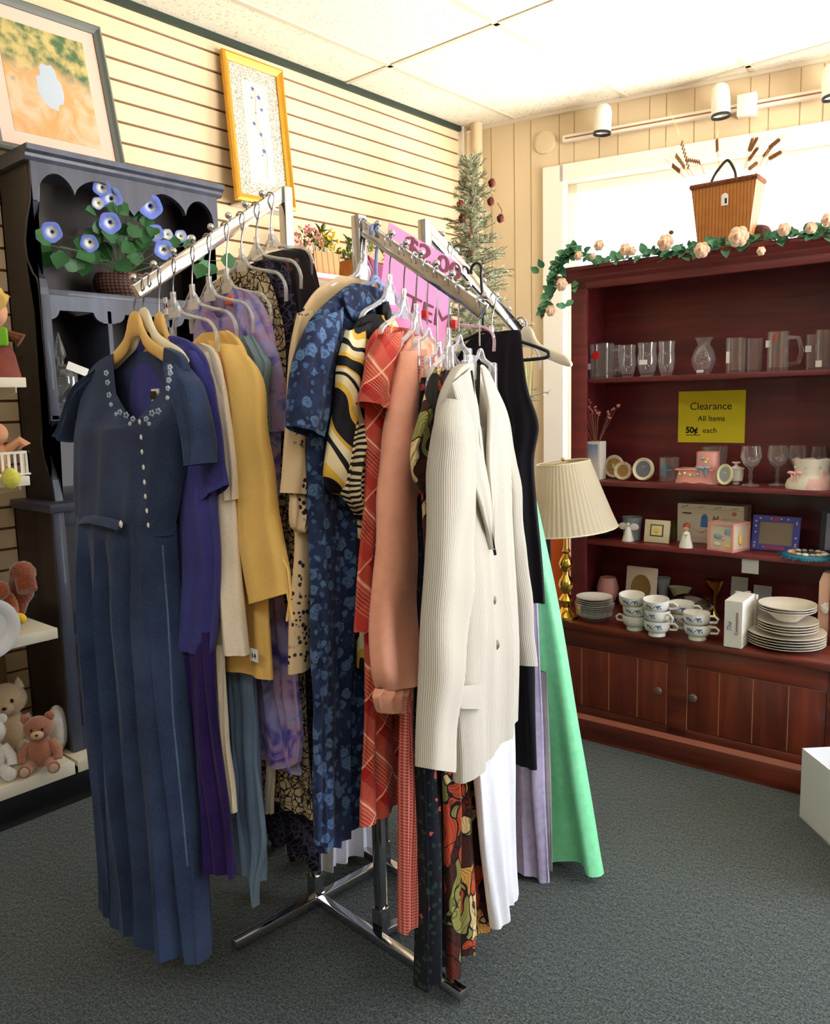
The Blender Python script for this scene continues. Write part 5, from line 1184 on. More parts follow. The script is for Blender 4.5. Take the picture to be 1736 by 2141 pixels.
MB().box(-w/2, w/2, -.006, .006, 0, h, Mt2, .005).build('frame', plain('cream pink frame', (222, 204, 184), .5), th); MB().lathe([(.001, 0), (w*.28, 0), (w*.31, .002), (w*.33, -.002)], 36, Mt2 @ frame_M((0, -.0068, h*.48), (1, 0, 0), (0, 0, 1)), sy=1.35).build('photo_blank', M_goldb, th)
u, w, h = citem(1372, 1402, 1208, VC); th = bth('grey_funnel_glass', 'small grey frosted flared glass beside the cream oval frame', 'glass', u, VC, CT); MB().lathe([(.001, 0), (w*.25, 0), (w*.35, h*.6), (w*.5, h), (w*.46, h), (.001, h*.1)], 24).build('glass_body', plain('frosted grey glass', (130, 134, 140), .4), th)
u, w, h = citem(1402, 1442, 1228, VC-.02); th = bth('green_dish', 'small shallow green leaf dish behind the cups', 'dish', u, VC-.02, CT); MB().lathe([(.001, 0), (w*.3, 0), (w*.3, h*.6), (w*.6, h), (w*.5, h*.92), (.001, h*.7)], 28, sy=.6).build('dish_body', plain('sage glaze', (150, 150, 110), .4), th)
u, w, h = citem(1478, 1510, 1212, VC); th = bth('brass_goblet', 'small polished brass bowl on a stem behind the white boxes', 'bowl', u, VC, CT); MB().lathe([(.001, 0), (w*.4, 0), (w*.12, h*.2), (w*.12, h*.55), (w*.5, h*.8), (w*.62, h), (w*.56, h), (.001, h*.7)], 28).build('bowl_body', M_brass, th)
u, w, h = citem(1400, 1490, 1245, VC-.07); th = bth('silver_tray', 'dark reflective silver tray leaning behind the cups', 'tray', u, VC-.08, CT); MB().lathe([(.001, .0), (w*.42, 0), (w*.5, .008), (w*.52, .006), (w*.44, -.004), (.001, -.004)], 40, Matrix.Rotation(rad(-25), 4, 'X') @ frame_M((0, 0, h*.55), (1, 0, 0), (0, 0, 1)), sy=.55).build('tray_body', plain('tarnished silver', (110, 104, 100), .18, 1), th)
for x0, x1, yt, lab in ((1527, 1562, 1208, 'blank white note card standing behind the boxes'), (1574, 1612, 1226, 'blank white note card with dark top edge right of the other card')):
    u, w, h = citem(x0, x1, yt, VC+.02); th = bth('note_card', lab, 'card', u, VC+.02, CT); MB().box(-w/2, w/2, -.001, .001, 0, h, Matrix.Rotation(rad(-6), 4, 'X')).build('card', plain('grey white card', (178, 174, 170), .8), th, smooth=False)
u, w, h = put(1553, 1588, 1172, UV+.02, zs3-.019-.052); th = bth('shelf_label', 'white card hanging under the third shelf', 'card', u, UV+.01, zs3-.0735); MB().box(-w/2, w/2, -.001, .001, 0, .0535).build('card', plain('grey white card', (178, 174, 170), .8), th, smooth=False)
u, w, h = citem(1712, 1770, 1190, VC-.1); th = bth('pink_cream_bag', 'cream and pink wrapped figure box cut off by the right edge of the counter', 'box', u+.004, VC-.12, CT); MB().lathe([(.001, 0), (w*.55, 0), (w*.55, h*.85), (w*.4, h*.97), (.001, h)], 4, Matrix.Rotation(rad(45), 4, 'Z')).build('wrapped_body', plain('pink cream wrap', (222, 176, 150), .5), th); MB().ball((-w*.1, -w*.42, h*.5), .018, .01, .018, wob=.5).build('bow', M_china, th)
# ---- brass lamp
u, v = cbase(1188, 1290); v = .025; u = max(u, uC-bw+.03)
lp = bth('table_lamp', 'brass candlestick table lamp with cream pleated shade at the left end of the dresser', 'lamp', u, v, CT); th = lp
zt = bk(1180, 1118, v)[1]-CT
R0 = .05
MB().lathe([(.001, 0), (R0, 0), (R0, .012), (R0*.8, .02), (R0*.5, .03), (.016, .045), (.024, .06), (.03, .075), (.02, .09), (.012, .1), (.02, .112), (.031, .135), (.026, .155), (.013, .175), (.012, .19), (.022, .2), (.03, .222), (.02, .245), (.01, .262), (.018, .272), (.01, .285), (.008, zt + .06), (.001, zt+.06)], 10).build('brass_column', M_brass, th)
sh_top = bk(1180, 966, v)[1]-CT; sh_bot = bk(1200, 1108, v)[1]-CT; rb = (bk(1288, 1100, v)[0] - bk(1110, 1100, v)[0])/2; rt = rb*.56
Msh = Matrix.Translation((.018, 0, sh_bot)) @ Matrix.Rotation(rad(-5), 4, 'Y') @ Matrix.Rotation(rad(3), 4, 'X')
hh = sh_top - sh_bot
t = NT('pleated cream fabric', .8); tl = t.n('ShaderNodeBsdfTranslucent'); tl.inputs[0].default_value = lin((222, 208, 180)); df_ = t.n('ShaderNodeBsdfDiffuse'); df_.inputs[0].default_value = lin((222, 210, 184)); mx = t.n('ShaderNodeMixShader'); mx.inputs[0].default_value = .35
t.link(df_.outputs[0], mx.inputs[1]); t.link(tl.outputs[0], mx.inputs[2]); t.link(mx.outputs[0], t.t.nodes['Material Output'].inputs[0]); M_shade = t.m
MB().lathe([(rb + (rt-rb)*f**.93, hh*f) for f in [i/8 for i in range(9)]], 220, Msh, wob=lambda a, z: .008*sin(55*a)).build('lamp_shade', M_shade, th)
for z_, r_ in ((0, rb), (hh, rt)): MB().tube([Msh @ Vector((r_*cos(2*PI*k/48), r_*sin(2*PI*k/48), z_)) for k in range(48)], .0028, 6, closed=True).build('shade_trim', M_ivory, th)
MB().tube([Vector((0, 0, zt+.05)), Msh @ Vector((0, 0, hh*.98)), ], .003, 6).build('harp_rod', M_brass, th); MB().ball(Msh @ Vector((0, 0, hh + .012)), .008).build('finial', M_brass, th)
MB().tube([Msh @ Vector((-rt, 0, hh*.98)), Msh @ Vector((rt, 0, hh*.98))], .0018, 5).build('shade_spider', M_brass, th)
# window ledge things seen between the gown and the bookcase
o1 = BW(uC-bw-.10, .30, 0); th = thing('orange_panel_box', 'bright orange upright box seen between the green gown and the dresser', 'box', o1, BRZ)
MB().box(-.03, .03, 0, .08, 0, .78, bev=.004).build('carton', plain('bright orange card', (226, 100, 30), .6), th)
o1 = BW(uC-bw-.19, .34, 0); th = thing('dark_blue_carton', 'dark grey upright carton left of the orange box behind the lamp', 'box', o1, BRZ)
MB().box(-.035, .035, 0, .08, 0, .76, bev=.004).build('carton', plain('dark slate card', (54, 58, 74), .7), th)
# ---- on top of the dresser
ZT = zc + .055
VT = UV + .03
u, w, h = put(1450, 1585, 385, VT+.06, ZT); v = VT+.09
bs = bth('bamboo_basket', 'brown bamboo slat basket with rope handle on top of the dresser', 'basket', u, v, ZT)
w2 = bk(1585, 385, v)[0]-bk(1450, 385, v)[0]; wb = w2*.74; h = bk(1517, 388, v)[1]-ZT; dpt = .052
t = NT('bamboo slats', .5); st = t.stripe(t.dot((1, .35, 0)), 82, .14, .05); t.color(t.mix(st, t.mix(t.noise(26, 3), lin((196, 130, 60)), lin((166, 102, 42))), lin((92, 50, 20)))); M_bam = t.m
def rect_ring(a, b, z, n=10):
    out = []
    for (x0, y0), (x1, y1) in (((-a, -b), (a, -b)), ((a, -b), (a, b)), ((a, b), (-a, b)), ((-a, b), (-a, -b))):
        for k in range(n): out.append((x0 + (x1-x0)*k/n, y0 + (y1-y0)*k/n, z))
    return out
MB().quad_loft([rect_ring(wb/2, dpt*.8, 0), rect_ring((wb+w2)/4, dpt*.9, h/2), rect_ring(w2/2, dpt, h), rect_ring(w2/2-.005, dpt-.005, h), rect_ring(wb/2-.004, dpt*.8-.004, .01)], True, True).build('basket_body', M_bam, bs)
M_rope = cloth('brown rope', (130, 76, 38), (84, 44, 20), 160, bump=1)
MB().tube(rect_ring(w2/2, dpt, h, 14), .009, 8, closed=True).build('rope_rim', M_rope, bs)
hp = [(-.045, -dpt, h), (-.035, -dpt*.7, h+.035), (-.005, -dpt*.5, h+.075), (.012, -dpt*.5, h+.075), (.035, -dpt*.7, h+.035), (.045, -dpt, h)]
MB().tube(crom(hp, 5), .005, 7).build('rope_handle', plain('dark twisted rope', (50, 30, 20), .8), bs)
tg = thing('basket_price_tag', 'small white price tag hanging on the front of the bamboo basket', 'price tag', BW(u+.012, v-dpt-.016, ZT+h*.74), BRZ)
MB().prism([(-.012, -.02), (.012, -.02), (.012, .014), (.005, .022), (-.005, .022), (-.012, .014)], -.0008, .0008).build('card', M_paper, tg, smooth=False)
MB().box(.001, .008, -.0014, -.0008, -.014, .004).build('barcode', M_ink, tg, smooth=False)
wh = thing('dried_wheat', 'bundle of dried wheat ears fanning out of the bamboo basket', 'dried wheat', BW(u, v, ZT + .02), BRZ)
ears = MB(); stm = MB(); aw = MB()
for x0, y0, x1, y1 in ((1443, 352, 1428, 296), (1462, 338, 1430, 332), (1421, 358, 1404, 344), (1497, 312, 1495, 288), (1566, 312, 1573, 288), (1574, 318, 1590, 292), (1568, 336, 1588, 310), (1598, 326, 1618, 300), (1612, 310, 1634, 293), (1610, 332, 1636, 317), (1562, 350, 1578, 335), (1436, 352, 1418, 326)):
    A = Vector((bk(x0, y0, v)[0]-u, R.uniform(-.04, .04), bk(x0, y0, v)[1]-ZT-.02)); Bv = Vector((bk(x1, y1, v)[0]-u, A.y*1.3, bk(x1, y1, v)[1]-ZT-.02))
    stm.tube([(A.x*.15, 0, 0), (A.x*.5, A.y*.6, A.z*.6), A], .0011, 5); d = (Bv-A)
    for k in range(14):
        c_ = A + d*(k/14); s_ = Vector((d.z, 0, -d.x)).normalized()*(.0026 if k % 2 else -.0026); ears.ball(c_ + s_, .0034, .0032, .0068, 6, 4)
    for k in range(5): aw.tube([Bv, Bv + d*R.uniform(.7, 1.2) + Vector((R.uniform(-.012, .012), R.uniform(-.01, .01), 0))], .0004, 3)
M_wheat = plain('wheat straw', (196, 150, 80), .7); stm.build('stalks', M_wheat, wh); ears.build('ears', plain('brown wheat ear', (140, 96, 46), .7), wh, kind='stuff'); aw.build('awns', plain('pale awn', (226, 196, 140), .7), wh, kind='stuff')
u_, z_ = bk(1592, 462, VT+.17); th = bth('wicker_ball', 'dark brown wicker ball half hidden behind the bamboo basket', 'ball', u_, VT+.15, ZT); MB().ball((0, 0, .05), .05, wob=.08).build('ball_body', cloth('dark wicker', (96, 52, 38), (40, 18, 16), 90, bump=1), th)
# ---- rose garland
def leaf(mb, p, d, s, up=Vector((0, 0, 1)), wd_=.5):
    d = d.normalized(); sd = d.cross(up); sd = sd.normalized() if sd.length > .01 else Vector((1, 0, 0)); nn = sd.cross(d)
    V = lambda a, b, c_: mb.bm.verts.new(p + d*a*s + sd*b*s*wd_ + nn*c_*s)
    m = [V(0, 0, 0), V(.35, 0, -.04), V(.7, 0, -.04), V(1, 0, -.12)]; l = [V(.2, .38, .06), V(.5, .5, .08), V(.8, .28, .0)]; r_ = [V(.2, -.38, .06), V(.5, -.5, .08), V(.8, -.28, 0)]
    for q in (l, r_):
        mb.bm.faces.new((m[0], m[1], q[0])); mb.bm.faces.new((m[1], m[2], q[1], q[0])); mb.bm.faces.new((m[2], m[3], q[2], q[1]))
gp = [(1136, 655), (1148, 628), (1158, 596), (1166, 570), (1176, 548), (1192, 530), (1210, 524), (1250, 530), (1300, 528), (1350, 522), (1392, 512), (1440, 506), (1500, 497), (1555, 492), (1620, 486), (1680, 472), (1720, 458), (1750, 450)]
gv = UV - .055
gpts = []
for i, (a, b) in enumerate(gp):
    vv = gv + (.015 if i > 6 else 0); U_, Z_ = bk(a, b, vv); gpts.append(Vector((U_, vv, ZT + .006 + .006*(i % 2) if i > 6 else Z_)))
g0 = gpts[6]; gar = thing('rose_garland', 'pale pink rose garland draped along the dresser top and down its left corner', 'garland', BW(g0.x, g0.y, ZT), BRZ)
def GL(p): return Vector((p.x-g0.x, p.y-g0.y, p.z-ZT))
MB().tube([GL(Vector(p)) for p in crom([tuple(p) for p in gpts], 4)], .0022, 6).build('vine', plain('olive vine', (70, 74, 40), .7), gar)
rg = random.Random(8); mb = MB()
allp = crom([tuple(p) for p in gpts], 9)
for p in allp:
    for k in range(3):
        if rg.random() < .5:
            d = Vector((rg.uniform(-1, 1), rg.uniform(-1.1, .1), rg.uniform(-.8, .9))); leaf(mb, GL(Vector(p)), d, rg.uniform(.032, .05), up=Vector((rg.uniform(-.4, .4), -1, .4)), wd_=.7)
for px, py in ((1128, 570), (1137, 560), (1150, 582), (1160, 612), (1200, 628), (1205, 600), (1196, 596), (1185, 640), (1140, 632)):
    U_, Z_ = bk(px, py, gv); d = Vector((rg.uniform(-1, 1), -.5, rg.uniform(-.7, .7))); leaf(mb, GL(Vector((U_, gv, Z_))), d, .042, up=Vector((0, -1, .2)), wd_=.7)
mb.build('leaves', plain('silk green leaf', (84, 140, 104), .6, var=.35, vs=12), gar, kind='stuff')
M_rose = plain('blush rose petal', (236, 204, 176), .7); M_rosec = plain('peach rose heart', (214, 128, 78), .7); M_bud = plain('brown bud', (92, 60, 36), .8)
for px, py, s in ((1175, 590, .022), (1152, 645, .019), (1210, 530, .016), (1253, 508, .018), (1308, 517, .02), (1322, 520, .015), (1392, 502, .026), (1468, 518, .024), (1545, 490, .03), (1592, 520, .013), (1640, 475, .019), (1697, 472, .016), (1733, 455, .02), (1240, 531, .011)):
    U_, Z_ = bk(px, py+5, gv-.02); c_ = GL(Vector((U_, gv-.02, Z_))); mb = MB(); rr = random.Random(px)
    for ring, (n, rd, sz) in enumerate(((6, .62, .6), (5, .36, .5), (3, .15, .35))):
        for k in range(n):
            a = 2*PI*k/n + ring*.5; mb.ball(c_ + Vector((cos(a)*rd*s, -ring*.35*s - rr.uniform(0, .1)*s, sin(a)*rd*s)), sz*s*(1 + rr.uniform(-.1, .1)), .2*s, sz*s, 9, 6)
    ro = mb.build('rose', M_rose, gar); MB().ball(c_ + Vector((0, -s*.95, 0)), s*.22, s*.15, s*.22, 8, 6).build('rose_heart', M_rosec, ro)
for px, py in ((1157, 553), (1164, 580), (1168, 638), (1134, 660), (1404, 486)):
    U_, Z_ = bk(px, py, gv-.01); MB().ball(GL(Vector((U_, gv-.01, Z_))), .009, .009, .008).build('bud', M_bud, gar)
# ---- white box at the lower right
a = at_z(1672, 1707, 0); b = at_z(1736, 1768, 0); d = (b-a).normalized(); hz = at_pl(1677, 1564, a, VX).z
th = thing('white_carton', 'open white carton standing on the carpet at the lower right edge', 'carton', a, math.atan2(d.y, d.x))
Lb = .5; wb_ = .36
M_cw = plain('white corrugated card', (214, 214, 214), .8)
mb = MB(); t_ = .005
mb.box(0, Lb, 0, t_, 0, hz); mb.box(0, Lb, wb_-t_, wb_, 0, hz); mb.box(0, t_, t_, wb_-t_, 0, hz); mb.box(Lb-t_, Lb, t_, wb_-t_, 0, hz); mb.box(0, Lb, 0, wb_, 0, .004)
mb.build('carton_walls', M_cw, th, smooth=False)
# ------------------------------------------------------------------ gondola shelving and hutch on the left wall
M_shelfw = plain('cream enamel shelf', (222, 216, 196), .4)
t = NT('perforated cream enamel', .4); v_ = t.voro(62, None, 'F1', 0.0); t.color(t.mix(t.band(v_.outputs['Distance'], .3, .24), lin((222, 214, 190)), lin((110, 100, 80)))); M_perf = t.m
gx_ = -2.652
gn = thing('wall_shelving', 'cream metal wall shelving with perforated decks and black kick plate at the left', 'shelving', (gx_-.18, .8, 0))
def G(name, mat, *b, bev=.002): 
    mb = MB()
    for q in b: mb.box(*q, bev=bev)
    return mb.build(name, mat, gn, world=True)
G('kick_plate', M_black, (gx_-.02, gx_-.01, -.6, 3.2, 0, .112))
for y0, y1 in ((-.6, .29), (.3, 1.205), (1.215, 2.12), (2.13, 3.2)):
    G('deck', M_perf, (WX+.002, gx_, y0, y1, .128, .15)); G('deck_lip', M_shelfw, (gx_-.002, gx_+.003, y0, y1, .108, .151))
shz = []
for (px, py), th_ in (((52, 790), .03), ((60, 995), .03), ((118, 1312), .034)):
    P = at_y(px, py, 1.15); shz.append((P.x, P.z)); G('shelf', M_perf, (WX+.002, P.x, .2, 1.15, P.z-.02, P.z)); G('shelf_lip', M_shelfw, (P.x-.002, P.x+.008, .2, 1.15, P.z-th_, P.z+.001))
    MB().prism([(WX+.002, P.z-.09), (P.x-.03, P.z-.045), (P.x-.03, P.z-.02), (WX+.002, P.z-.02)], 1.13, 1.135).build('bracket', M_shelfw, gn, world=True)
G('wall_upright', plain('tan upright', (120, 90, 60), .6), (WX+.001, WX+.03, 1.125, 1.15, .15, 1.9))
# hutch
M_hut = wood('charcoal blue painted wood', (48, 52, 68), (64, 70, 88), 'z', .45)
FX = -2.78; HB = -3.03; y0, y1 = 1.285, 2.015; Z_b = 1.035; ztp = 2.175
ht = thing('painted_hutch', 'dark charcoal painted hutch with scalloped top standing at the left wall', 'hutch', (-2.9, 1.65, .152))
def Hh(name, *b, mat=None, bev=.002):
    mb = MB()
    for q in b: mb.box(*q, bev=bev)
    return mb.build(name, mat or M_hut, ht, world=True)
prf = [(FX, ztp), (FX, 2.09), (FX-.012, 2.04), (FX-.05, 1.98), (FX-.075, 1.92), (FX-.07, 1.86), (FX-.035, 1.81), (FX-.008, 1.79), (FX, 1.76), (FX, 1.315), (FX-.02, 1.30), (FX-.075, 1.265), (FX-.085, 1.23), (FX-.065, 1.17), (FX-.03, 1.11), (FX-.022, 1.06), (FX-.02, Z_b)]
prf2 = [(a-.012, b) for a, b in prf]
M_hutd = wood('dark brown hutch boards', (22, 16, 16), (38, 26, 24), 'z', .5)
for ya in (y0, y1-.026): MB().prism(prf + [(a-.014, b) for a, b in prf[::-1]], ya-.001, ya+.027, axis='y').build('curved_front_edge', M_hut, ht, world=True, smooth=False)
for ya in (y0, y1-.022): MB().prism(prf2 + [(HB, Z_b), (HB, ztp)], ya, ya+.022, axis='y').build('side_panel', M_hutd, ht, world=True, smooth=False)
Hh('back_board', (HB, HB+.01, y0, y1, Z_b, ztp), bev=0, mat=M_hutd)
crp = [(FX+.004, ztp-.01), (FX+.012, ztp), (FX+.014, ztp+.01), (FX+.028, ztp+.018), (FX+.03, ztp+.035), (HB, ztp+.035), (HB, ztp-.01)]
MB().prism(crp, y0-.02, y1+.02, axis='y').build('crown', M_hut, ht, world=True, smooth=False)
Wd = y1-y0
vb = [(0, .135), (.03, .135)]
def lobe(a, b, top, d0, d1, n=8):
    out = []
    for k in range(1, n):
        f = k/n; base = d0 + (d1-d0)*f; out.append((a + (b-a)*f, base - (base-top)*sin(PI*f)**.7))
    return out + [(b, d1)]
vb += [(.03, .10)] + lobe(.03, .2, .045, .10, .095) + lobe(.2, .42, .05, .095, .13)[:-3] + [(.52, .135)] + [(1-a, d) for a, d in (lobe(.2, .42, .05, .095, .13)[:-3])[::-1]] + [(.8, .095)] + [(1-a, d) for a, d in lobe(.03, .2, .045, .10, .095)[:-1][::-1]] + [(.97, .10), (.97, .135), (1, .135)]
def strip(pts, ztop, xa, xb, mb=None):
    mb = mb or MB(); mb.quad_loft([[(xa, y, ztop), (xb, y, ztop), (xb, y, z), (xa, y, z)] for y, z in pts], True, True); return mb
def depth_at(a):
    a = min(a, 1-a)
    if a < .03: return .135
    if a < .2: return .10 - .062*abs(sin(PI*(a-.03)/.17))**.6
    if a < .4: return .098 - .062*abs(sin(PI*(a-.2)/.26))**.6 if a < .33 else .098-.062*abs(sin(PI*.5))**.6 + (.1)*((a-.33)/.17)**1.6*.9
    return .036 + .1*min(1, ((a-.33)/.17))**1.6*.9 + .008
strip([(y0 + Wd*k/120, ztp - depth_at(k/120)) for k in range(121)], ztp, FX-.02, FX+.001).build('scalloped_valance', M_hut, ht, world=True, smooth=False)
zs = 1.757
Hh('shelf', (HB, FX-.002, y0+.004, y1-.004, zs-.02, zs))
# arched face rail below the shelf: three cubbies
zt_, zb_ = zs-.02, 1.375; mb = MB(); cub = [(y0, y0+Wd*.31), (y0+Wd*.345, y0+Wd*.655), (y0+Wd*.69, y1)]
def arch_z(f):   # opening with stepped round shoulders
    f = min(f, 1-f)
    if f < .1: return .085
    if f < .24: return .05 + .035*(1-((f-.1)/.14)**2)**.5*.9
    return .05
for a, b in ((y0, y0+Wd*.33), (y0+Wd*.33, y0+Wd*.67), (y0+Wd*.67, y1)): strip([(a + (b-a)*k/40, zt_-arch_z(k/40)) for k in range(41)], zt_, FX-.018, FX, mb)
mb.build('arched_rail', M_hut, ht, world=True, smooth=False)
for f in (.33, .67): Hh('divider', (HB, FX, y0+Wd*f-.009, y0+Wd*f+.009, zb_, zt_-.04))
Hh('stile', (FX-.02, FX+.001, y0, y0+.03, 1.33, zt_)); Hh('stile', (FX-.02, FX+.001, y1-.03, y1, 1.33, zt_))
Hh('shelf', (HB, FX-.002, y0+.004, y1-.004, zb_-.018, zb_)); Hh('drawer_rail', (FX-.02, FX, y0+.002, y1-.002, 1.315, zb_-.016))
BX = -2.722; yb0, yb1 = 1.235, 2.07
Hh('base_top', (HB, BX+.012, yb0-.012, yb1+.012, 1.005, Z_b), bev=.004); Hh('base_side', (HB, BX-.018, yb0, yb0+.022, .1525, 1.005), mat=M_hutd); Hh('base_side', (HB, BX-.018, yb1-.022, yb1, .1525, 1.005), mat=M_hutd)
Hh('base_stile', (BX-.02, BX, yb0, yb0+.04, .1525, 1.005)); Hh('base_stile', (BX-.02, BX, yb1-.04, yb1, .1525, 1.005)); Hh('base_rail', (BX-.02, BX, yb0+.04, yb1-.04, .955, 1.005))
zsh = at_x(150, 1328, BX).z
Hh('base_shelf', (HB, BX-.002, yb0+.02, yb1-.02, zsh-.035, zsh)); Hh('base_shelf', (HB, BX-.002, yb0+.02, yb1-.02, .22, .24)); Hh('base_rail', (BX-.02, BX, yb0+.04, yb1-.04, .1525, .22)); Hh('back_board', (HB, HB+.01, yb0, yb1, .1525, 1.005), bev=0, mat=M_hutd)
# picture leaning on the hutch
def picture(name, label, corners, fw_, fmat, mmat, pmat, mw, extra=None, dp=.018):
    TL, TR, BR, BL = corners; o = (BL+BR)/2; ux = (BR-BL).normalized(); uy = ((TL+TR)/2 - o); h = uy.length; uy.normalize(); w = (BR-BL).length
    th = thing(name, label, 'framed picture', o); M = frame_M((0, 0, 0), ux, uy)
    mb = MB(); prf_ = [(0, 0), (0, dp), (fw_*.3, dp*1.3), (fw_*.6, dp*.8), (fw_, dp*.5), (fw_, 0)]
    outl = [(-w/2, 0, 1, 1), (w/2, 0, -1, 1), (w/2, h, -1, -1), (-w/2, h, 1, -1)]
    rings = [[M @ Vector((x + sx*a, y + sy*a, b)) for a, b in prf_] for x, y, sx, sy in outl]; rings.append(rings[0])
    mb.quad_loft(rings, True); mb.build('frame', fmat, th, smooth=False)
    MB().box(-w/2+fw_*.9, w/2-fw_*.9, fw_*.9, h-fw_*.9, .001, .004, M).build('mat_board', mmat, th, smooth=False)
    MB().box(-w/2+fw_+mw[0], w/2-fw_-mw[0], fw_+mw[1], h-fw_-mw[1], .004, .0052, M).build('print', pmat, th, smooth=False)
    return th, M, w, h
t = NT('impressionist garden print', .7); n1 = t.noise(9, 4, None, 1.2); n2 = t.noise(22, 3)
zz = t.math('ADD', t.dot((0, 0, 1)), t.math('MULTIPLY', n1, .25))
c_ = t.mix(t.band(n1, .35, .65), lin((196, 150, 96)), lin((206, 178, 150))); c2_ = t.mix(t.band(n2, .35, .65), lin((70, 100, 66)), lin((186, 170, 110)))
c3_ = t.mix(t.band(zz, .38, .5), c_, c2_); t.color(c3_); M_gard = t.m
cs = [at_x(-30, 22, -3.018), at_x(205, 62, -3.018), at_x(242, 337, -2.9), None]
TR, BR = cs[1], cs[2]; BR = Vector((BR.x, TR.y, 2.2125)); TL = Vector((TR.x, TR.y-.47, TR.z)); BL = Vector((BR.x, BR.y-.47, BR.z))
th, Mp, w, h = picture('garden_picture', 'large grey framed garden print with pink mat leaning above the hutch', (TL, TR, BR, BL), .03, plain('grey green frame', (96, 102, 98), .5), plain('dusty pink mat', (228, 186, 172), .8), M_gard, (.05, .05))
# generic painted figure-like blot: pale blue dress shape
MB().ball((.0, h*.48, .0055), .045, .08, .0006, 20, 8, Mp, wob=.35, seed=4).build('painted_patch', plain('pale blue paint', (172, 184, 198), .7), th, smooth=False)
TL = at_x(458, 105, -3.02); TR = at_x(585, 150, -3.02); yw0, yw1 = TL.y, TR.y; zb2 = 2.225; BL = Vector((-2.965, yw0, zb2)); BR = Vector((-2.965, yw1, zb2)); TL = Vector((-3.018, yw0, 2.845)); TR = Vector((-3.018, yw1, 2.845))
t = NT('grey speckled mat', .8); t.color(t.mix(t.band(t.noise(160, 1), .5, .56), lin((196, 190, 174)), lin((136, 132, 122)))); M_spk = t.m
M_gold = plain('gold leaf frame', (214, 160, 56), .3, .6, var=.12)
th, Mp, w, h = picture('gold_framed_picture', 'gold framed botanical print of small blue flowers leaning on the slat wall', (TL, TR, BR, BL), .034, M_gold, M_spk, plain('ivory print paper', (238, 226, 180), .8), (.062, .06), dp=.02)
mb = MB(); mb.tube([Mp @ Vector((x, y, .0058)) for x, y in ((.02, .12), (.035, .2), (.02, .28), (-.01, .36), (.0, .45), (.005, .5))], .0009, 5); mb.build('printed_stem', plain('brown ink', (150, 130, 90), .8), th)
M_bfl = plain('blue ink flower', (70, 84, 150), .8)
for x, y, s in ((-.01, .5, .014), (.02, .47, .015), (-.02, .46, .007), (.03, .42, .012), (-.02, .35, .013), (.012, .31, .013), (.02, .24, .015), (-.005, .4, .006), (.01, .22, .006)):
    mb = MB(); pts = []
    for k in range(10): a = PI/2 + k*PI/5; r_ = s if k % 2 == 0 else s*.42; pts.append((x + r_*cos(a), y + r_*sin(a)))
    mb.prism(pts, .0052, .0062, Mp, axis='z'); mb.build('printed_flower', M_bfl, th, smooth=False)
lg = thing('picture_ledge', 'small metal ledge hooks under the gold framed picture', 'wall hooks', (-3.0, (yw0+yw1)/2, zb2-.012)); MB().box(WX+.001, -2.955, yw0+.03, yw1-.03, zb2-.010, zb2-.002).build('ledge', M_white, lg, world=True)
# flower basket in the hutch
M_leafd = plain('dark green leaf', (44, 92, 50), .5, var=.4, vs=15); M_stem = plain('green stem', (70, 96, 50), .6)
fxp = FX-.06
def HP(px, py, x=None): return at_x(px, py, fxp if x is None else x)
bpos = HP(265, 590); bz = zs
mg = thing('morning_glory_basket', 'dark wicker basket of blue morning glories on the hutch shelf', 'flower basket', (bpos.x-.04, bpos.y, bz+.001))
t = NT('dark woven wicker', .6); w_ = t.math('MULTIPLY', t.stripe(t.dot((0, 0, 1)), 90, .5, .2), t.stripe(t.dot((.7, .7, 0)), 70, .6, .2)); t.color(t.mix(w_, lin((36, 20, 16)), lin((104, 62, 42)))).bump(w_, .6, .003); M_wick = t.m
MB().lathe([(.001, 0), (.06, 0), (.085, .03), (.09, .06), (.082, .085), (.07, .085), (.075, .05), (.001, .05)], 36, sx=1, sy=1.15, wob=lambda a, z: .02*sin(30*a)).build('basket_body', M_wick, mg)
rg = random.Random(12); lf = MB(); st = MB(); bc0 = mg.location + Vector((0, 0, .08))
spots_ = [(100, 512), (125, 515), (150, 530), (165, 505), (180, 540), (205, 545), (225, 520), (245, 500), (250, 545), (265, 480), (275, 515), (285, 500), (300, 540), (305, 505), (320, 470), (270, 440), (240, 470), (210, 455), (340, 555), (415, 555), (460, 545), (335, 500), (360, 500), (250, 425), (400, 510), (140, 540), (190, 480), (290, 460)]
for px, py in spots_:
    P = HP(px, py, fxp + rg.uniform(-.06, .05))
    P.y = min(max(P.y, y0+.05), y1-.05); P.z = min(P.z, 2.09)
    if P.z < zs+.04: P.z = zs+.04
    if px > 390: P = HP(px, py, FX+.03)
    mid = bc0.lerp(P, .5) + Vector((0, 0, .03)); st.tube([bc0, mid, P], .0014, 5)
    for k in range(2): leaf(lf, P + Vector((rg.uniform(-.01, .01), rg.uniform(-.02, .02), rg.uniform(-.02, .02))), Vector((rg.uniform(-.2, .4), rg.uniform(-1, 1), rg.uniform(-1, .2))), rg.uniform(.05, .075), up=Vector((.8, -.5, .3)), wd_=.9)
lf.build('leaves', M_leafd, mg, world=True, kind='stuff'); st.build('stems', M_stem, mg, world=True)
t = NT('blue morning glory petal', .6); gr = t.n('ShaderNodeTexCoord'); ln = t.n('ShaderNodeVectorMath', operation='LENGTH'); t.link(t.co(), ln.inputs[0]); t.color(t.mix(t.band(ln.outputs['Value'], .008, .024), lin((236, 238, 210)), t.mix(t.noise(60, 2), lin((96, 116, 214)), lin((130, 150, 232))))); M_mg = t.m
